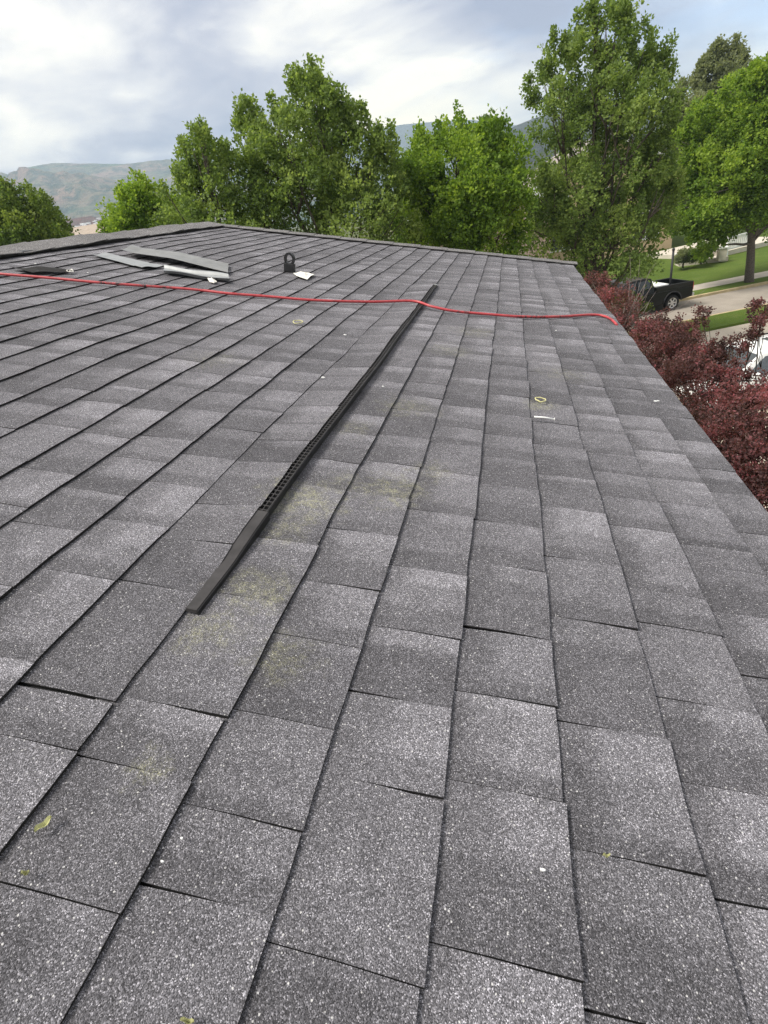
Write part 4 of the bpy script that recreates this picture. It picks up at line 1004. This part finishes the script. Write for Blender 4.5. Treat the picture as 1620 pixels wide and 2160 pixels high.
def terrace():
    p0 = at(1425, 550, 46.0); p1 = at(1528, 528, 46.0); e = _n(np.array([p1[0] - p0[0], p1[1] - p0[1], 0])); n = np.array([-e[1], e[0], 0]); ln = np.linalg.norm((p1 - p0)[:2])
    b = np.array([p0[0], p0[1], 0]); root = empty('terrace_wall', b, 'low pale stepped terrace wall beyond the lawn', 'wall')
    zt = at(1480, 532, 46)[2]
    m = MB(); m.box(b + e * ln / 2 + np.array([0, 0, zt / 2]), e * ln / 2, n * .15, np.array([0, 0, zt / 2])); m.build('wall_face', M_TERR, root)
    m = MB(); m.box(b + e * ln / 2 + np.array([0, 0, zt + .05]), e * (ln / 2 + .06), n * .22, np.array([0, 0, .05])); m.build('coping', M_WHITE, root, bevel=.01)
    m = MB(); m.box(b + e * ln / 2 - n * .6 + np.array([0, 0, zt * .28]), e * ln / 2, n * .44, np.array([0, 0, zt * .28])); m.build('planter_step', M_TERR, root)
    pc = at(1521, 545, 44.6); zt2 = at(1521, 524, 44.6)[2]; pr = empty('gate_pillar', (pc[0], pc[1], .3), 'square pale pillar at the end of the terrace wall', 'pillar')
    m = MB(); m.box((pc[0], pc[1], .3 + (zt2 - .3) / 2), e * .24, n * .24, (0, 0, (zt2 - .3) / 2)); m.build('shaft', M_TERR, pr, bevel=.02)
    m = MB(); m.box((pc[0], pc[1], zt2 + .06), e * .30, n * .30, (0, 0, .06)); m.build('cap', M_WHITE, pr, bevel=.02)
    # white railing, every picket its own piece
    q0 = at(1533, 530, 47.5); q1 = at(1583, 529, 49.0); z0 = q0[2]; z1 = at(1545, 499, 47.8)[2]; rr = empty('white_railing', (q0[0], q0[1], z0), 'white picket railing on the terrace left of the maple trunk', 'railing')
    e2 = np.array([q1[0] - q0[0], q1[1] - q0[1], 0]); L2 = np.linalg.norm(e2); e2 /= L2; n2 = np.array([-e2[1], e2[0], 0])
    for nm, z, hh in (('top_rail', z1, .05), ('bottom_rail', z0 + .12, .05)):
        m = MB(); m.box(q0 * [1, 1, 0] + e2 * L2 / 2 + np.array([0, 0, z]), e2 * L2 / 2, n2 * .05, (0, 0, hh)); m.build(nm, M_WHITE, rr)
    k = 13
    for i in range(k):
        p = q0 * [1, 1, 0] + e2 * (L2 * (i + .5) / k); m = MB(); m.box(p + np.array([0, 0, (z0 + .17 + z1 - .05) / 2]), e2 * .055, n2 * .025, (0, 0, (z1 - z0 - .22) / 2)); m.build('picket', M_WHITE, rr, p + np.array([0, 0, z0]))
    for t in (0, 1):
        p = q0 * [1, 1, 0] + e2 * L2 * t; m = MB(); m.box(p + np.array([0, 0, (z1 + .15) / 2]), e2 * .07, n2 * .07, (0, 0, (z1 + .15) / 2)); m.build('post', M_WHITE, rr, p)
    m = MB(); m.box(q0 * [1, 1, 0] + e2 * 2.5 + n2 * 3 + np.array([0, 0, z0 / 2]), e2 * 4, n2 * 3, (0, 0, z0 / 2)); o = m.build('terrace', M_TERR, origin=(0, 0, 0)); struct(o)
terrace()
def gable_house(name, label, base, e, wid, dep, zt, ridge, wall, roofm, over=.5, wins=(), fascia=None, z0=0.0, axis=0):
    n = np.array([-e[1], e[0], 0]); base = np.asarray(base, float); root = empty(name, base, label, 'house')
    Z = np.array([0, 0, 1.0])
    def P(x, y, z): return base + e * x + n * y + Z * z
    m = MB()
    if axis == 0:                              # gable end faces us
        poly = [(-wid / 2, 0), (wid / 2, 0), (wid / 2, zt), (0, ridge - .12), (-wid / 2, zt)]
        m.prism([P(x, 0, z) for x, z in poly], n * dep)
    else:
        poly = [(0, 0), (dep, 0), (dep, zt), (dep / 2, ridge - .12), (0, zt)]
        m.prism([P(-wid / 2, y, z) for y, z in poly], e * wid)
    m.build('wall', wall, root)
    m = MB(); span = (wid if axis == 0 else dep); sl = (ridge - zt) / (span / 2)
    for s in (-1, 1):
        if axis == 0:
            q = [P(0, -over, ridge), P(s * (wid / 2 + over), -over, zt - over * sl), P(s * (wid / 2 + over), dep + over, zt - over * sl), P(0, dep + over, ridge)]
        else:
            q = [P(-wid / 2 - over, dep / 2, ridge), P(-wid / 2 - over, dep / 2 + s * (dep / 2 + over), zt - over * sl), P(wid / 2 + over, dep / 2 + s * (dep / 2 + over), zt - over * sl), P(wid / 2 + over, dep / 2, ridge)]
        m.prism(q, Z * .14)
    ro = m.build('roof', roofm, root)
    if fascia:
        m = MB()
        for s in (-1, 1):
            if axis == 0: a, b = P(0, -over - .02, ridge), P(s * (wid / 2 + over), -over - .02, zt - over * sl); m.prism([a + Z * .13, b + Z * .13, b - Z * .14, a - Z * .14], -n * .04)
            else:
                for y in (0, ):
                    a, b = P(-wid / 2 - over - .02, dep / 2, ridge), P(-wid / 2 - over - .02, dep / 2 + s * (dep / 2 + over), zt - over * sl); m.prism([a + Z * .16, b + Z * .16, b - Z * .16, a - Z * .16], -e * .04)
        m.build('fascia', fascia, ro, ORIG[root.as_pointer()])
        if axis == 1:
            m = MB()
            for s in (-1, ):
                a, b = P(-wid / 2 - over, -over - .02, zt - over * sl), P(wid / 2 + over, -over - .02, zt - over * sl); m.prism([a + Z * .16, b + Z * .16, b - Z * .14, a - Z * .14], -n * .04)
            m.build('gutter', fascia, ro, ORIG[root.as_pointer()])
    for (x, z, w, h) in wins:
        c = P(x, -.03, z); m = MB(); m.box(c, e * (w / 2 + .1), n * .05, Z * (h / 2 + .1)); f = m.build('window', M_WHITE, root, c)
        m = MB(); 
        for s in (-1, 1): m.box(P(x + s * w / 4, -.082, z), e * (w / 4 - .03), n * .006, Z * (h / 2 - .03))
        m.build('pane', M_GLASS, f, c)
    return root
b1 = on_ground(1275, 520, 54); 
def zat(u, v, y): return at(u, v, y)[2]
gable_house('tan_house', 'tan stucco house half hidden behind the tallest tree', b1, _n(np.array([.97, .24, 0])), 11.5, 9, zat(1275, 370, 54), zat(1275, 288, 54), M_TAN, M_ROOFP, .6,
            [(-4, zat(1275, 420, 54), 1.6, 1.5), (0, zat(1275, 420, 54), 1.8, 1.5), (4, zat(1275, 420, 54), 1.6, 1.5), (-3.6, zat(1275, 490, 54), 2.0, 1.6), (3.4, zat(1275, 490, 54), 2.2, 2.0), (0, zat(1275, 350, 54), 1.4, 1.2)], M_WHITE)
b2 = on_ground(262, 495, 24)
gable_house('neighbour_house', 'tan-roofed neighbour house with red fascia glimpsed over the ridge', b2, _n(np.array([.80, .60, 0])), 4.6, 7, zat(200, 510, 24), zat(185, 484, 26.8), M_STUCCO, M_TANROOF, .5, [(0, 3.2, 1.4, 1.2), (-1.2, 3.2, .9, 1.2)], M_REDB, axis=1)
b3 = on_ground(1010, 450, 50)
gable_house('brick_house', 'pinkish house glimpsed low between the round maple and the tallest tree', b3, _n(np.array([.98, .1, 0])), 11, 9, zat(1010, 440, 50), zat(1010, 380, 50), simple('pink_brick', (.42, .30, .26), .9, .2, var=.12, scale=3), M_ROOFP, .5,
            [(2.2, zat(1010, 460, 50), 1.5, 1.4), (4.2, zat(1010, 460, 50), 1.0, 1.4), (-2.6, zat(1010, 460, 50), 1.5, 1.4)], M_WHITE)

# ------------------------------------------------------------------ haze
def haze():
    m = MB(); m.box((0, 0, 165), (4900, 0, 0), (0, 4900, 0), (0, 0, 177)); o = m.build('haze', None, origin=(0, 0, 0)); o['kind'] = 'stuff'
    mt = bpy.data.materials.new('haze_air'); mt.use_nodes = True; N = mt.node_tree.nodes; N.clear()
    out = N.new('ShaderNodeOutputMaterial'); v = N.new('ShaderNodeVolumePrincipled'); v.inputs['Density'].default_value = HAZE; v.inputs['Color'].default_value = (.66, .83, 1.0, 1); v.inputs['Anisotropy'].default_value = 0.0
    mt.node_tree.links.new(v.outputs[0], out.inputs['Volume']); o.data.materials.append(mt)
    tag(o, 'pale blue haze in the air towards the mountains', 'haze')
HAZE = 0.00036
haze()
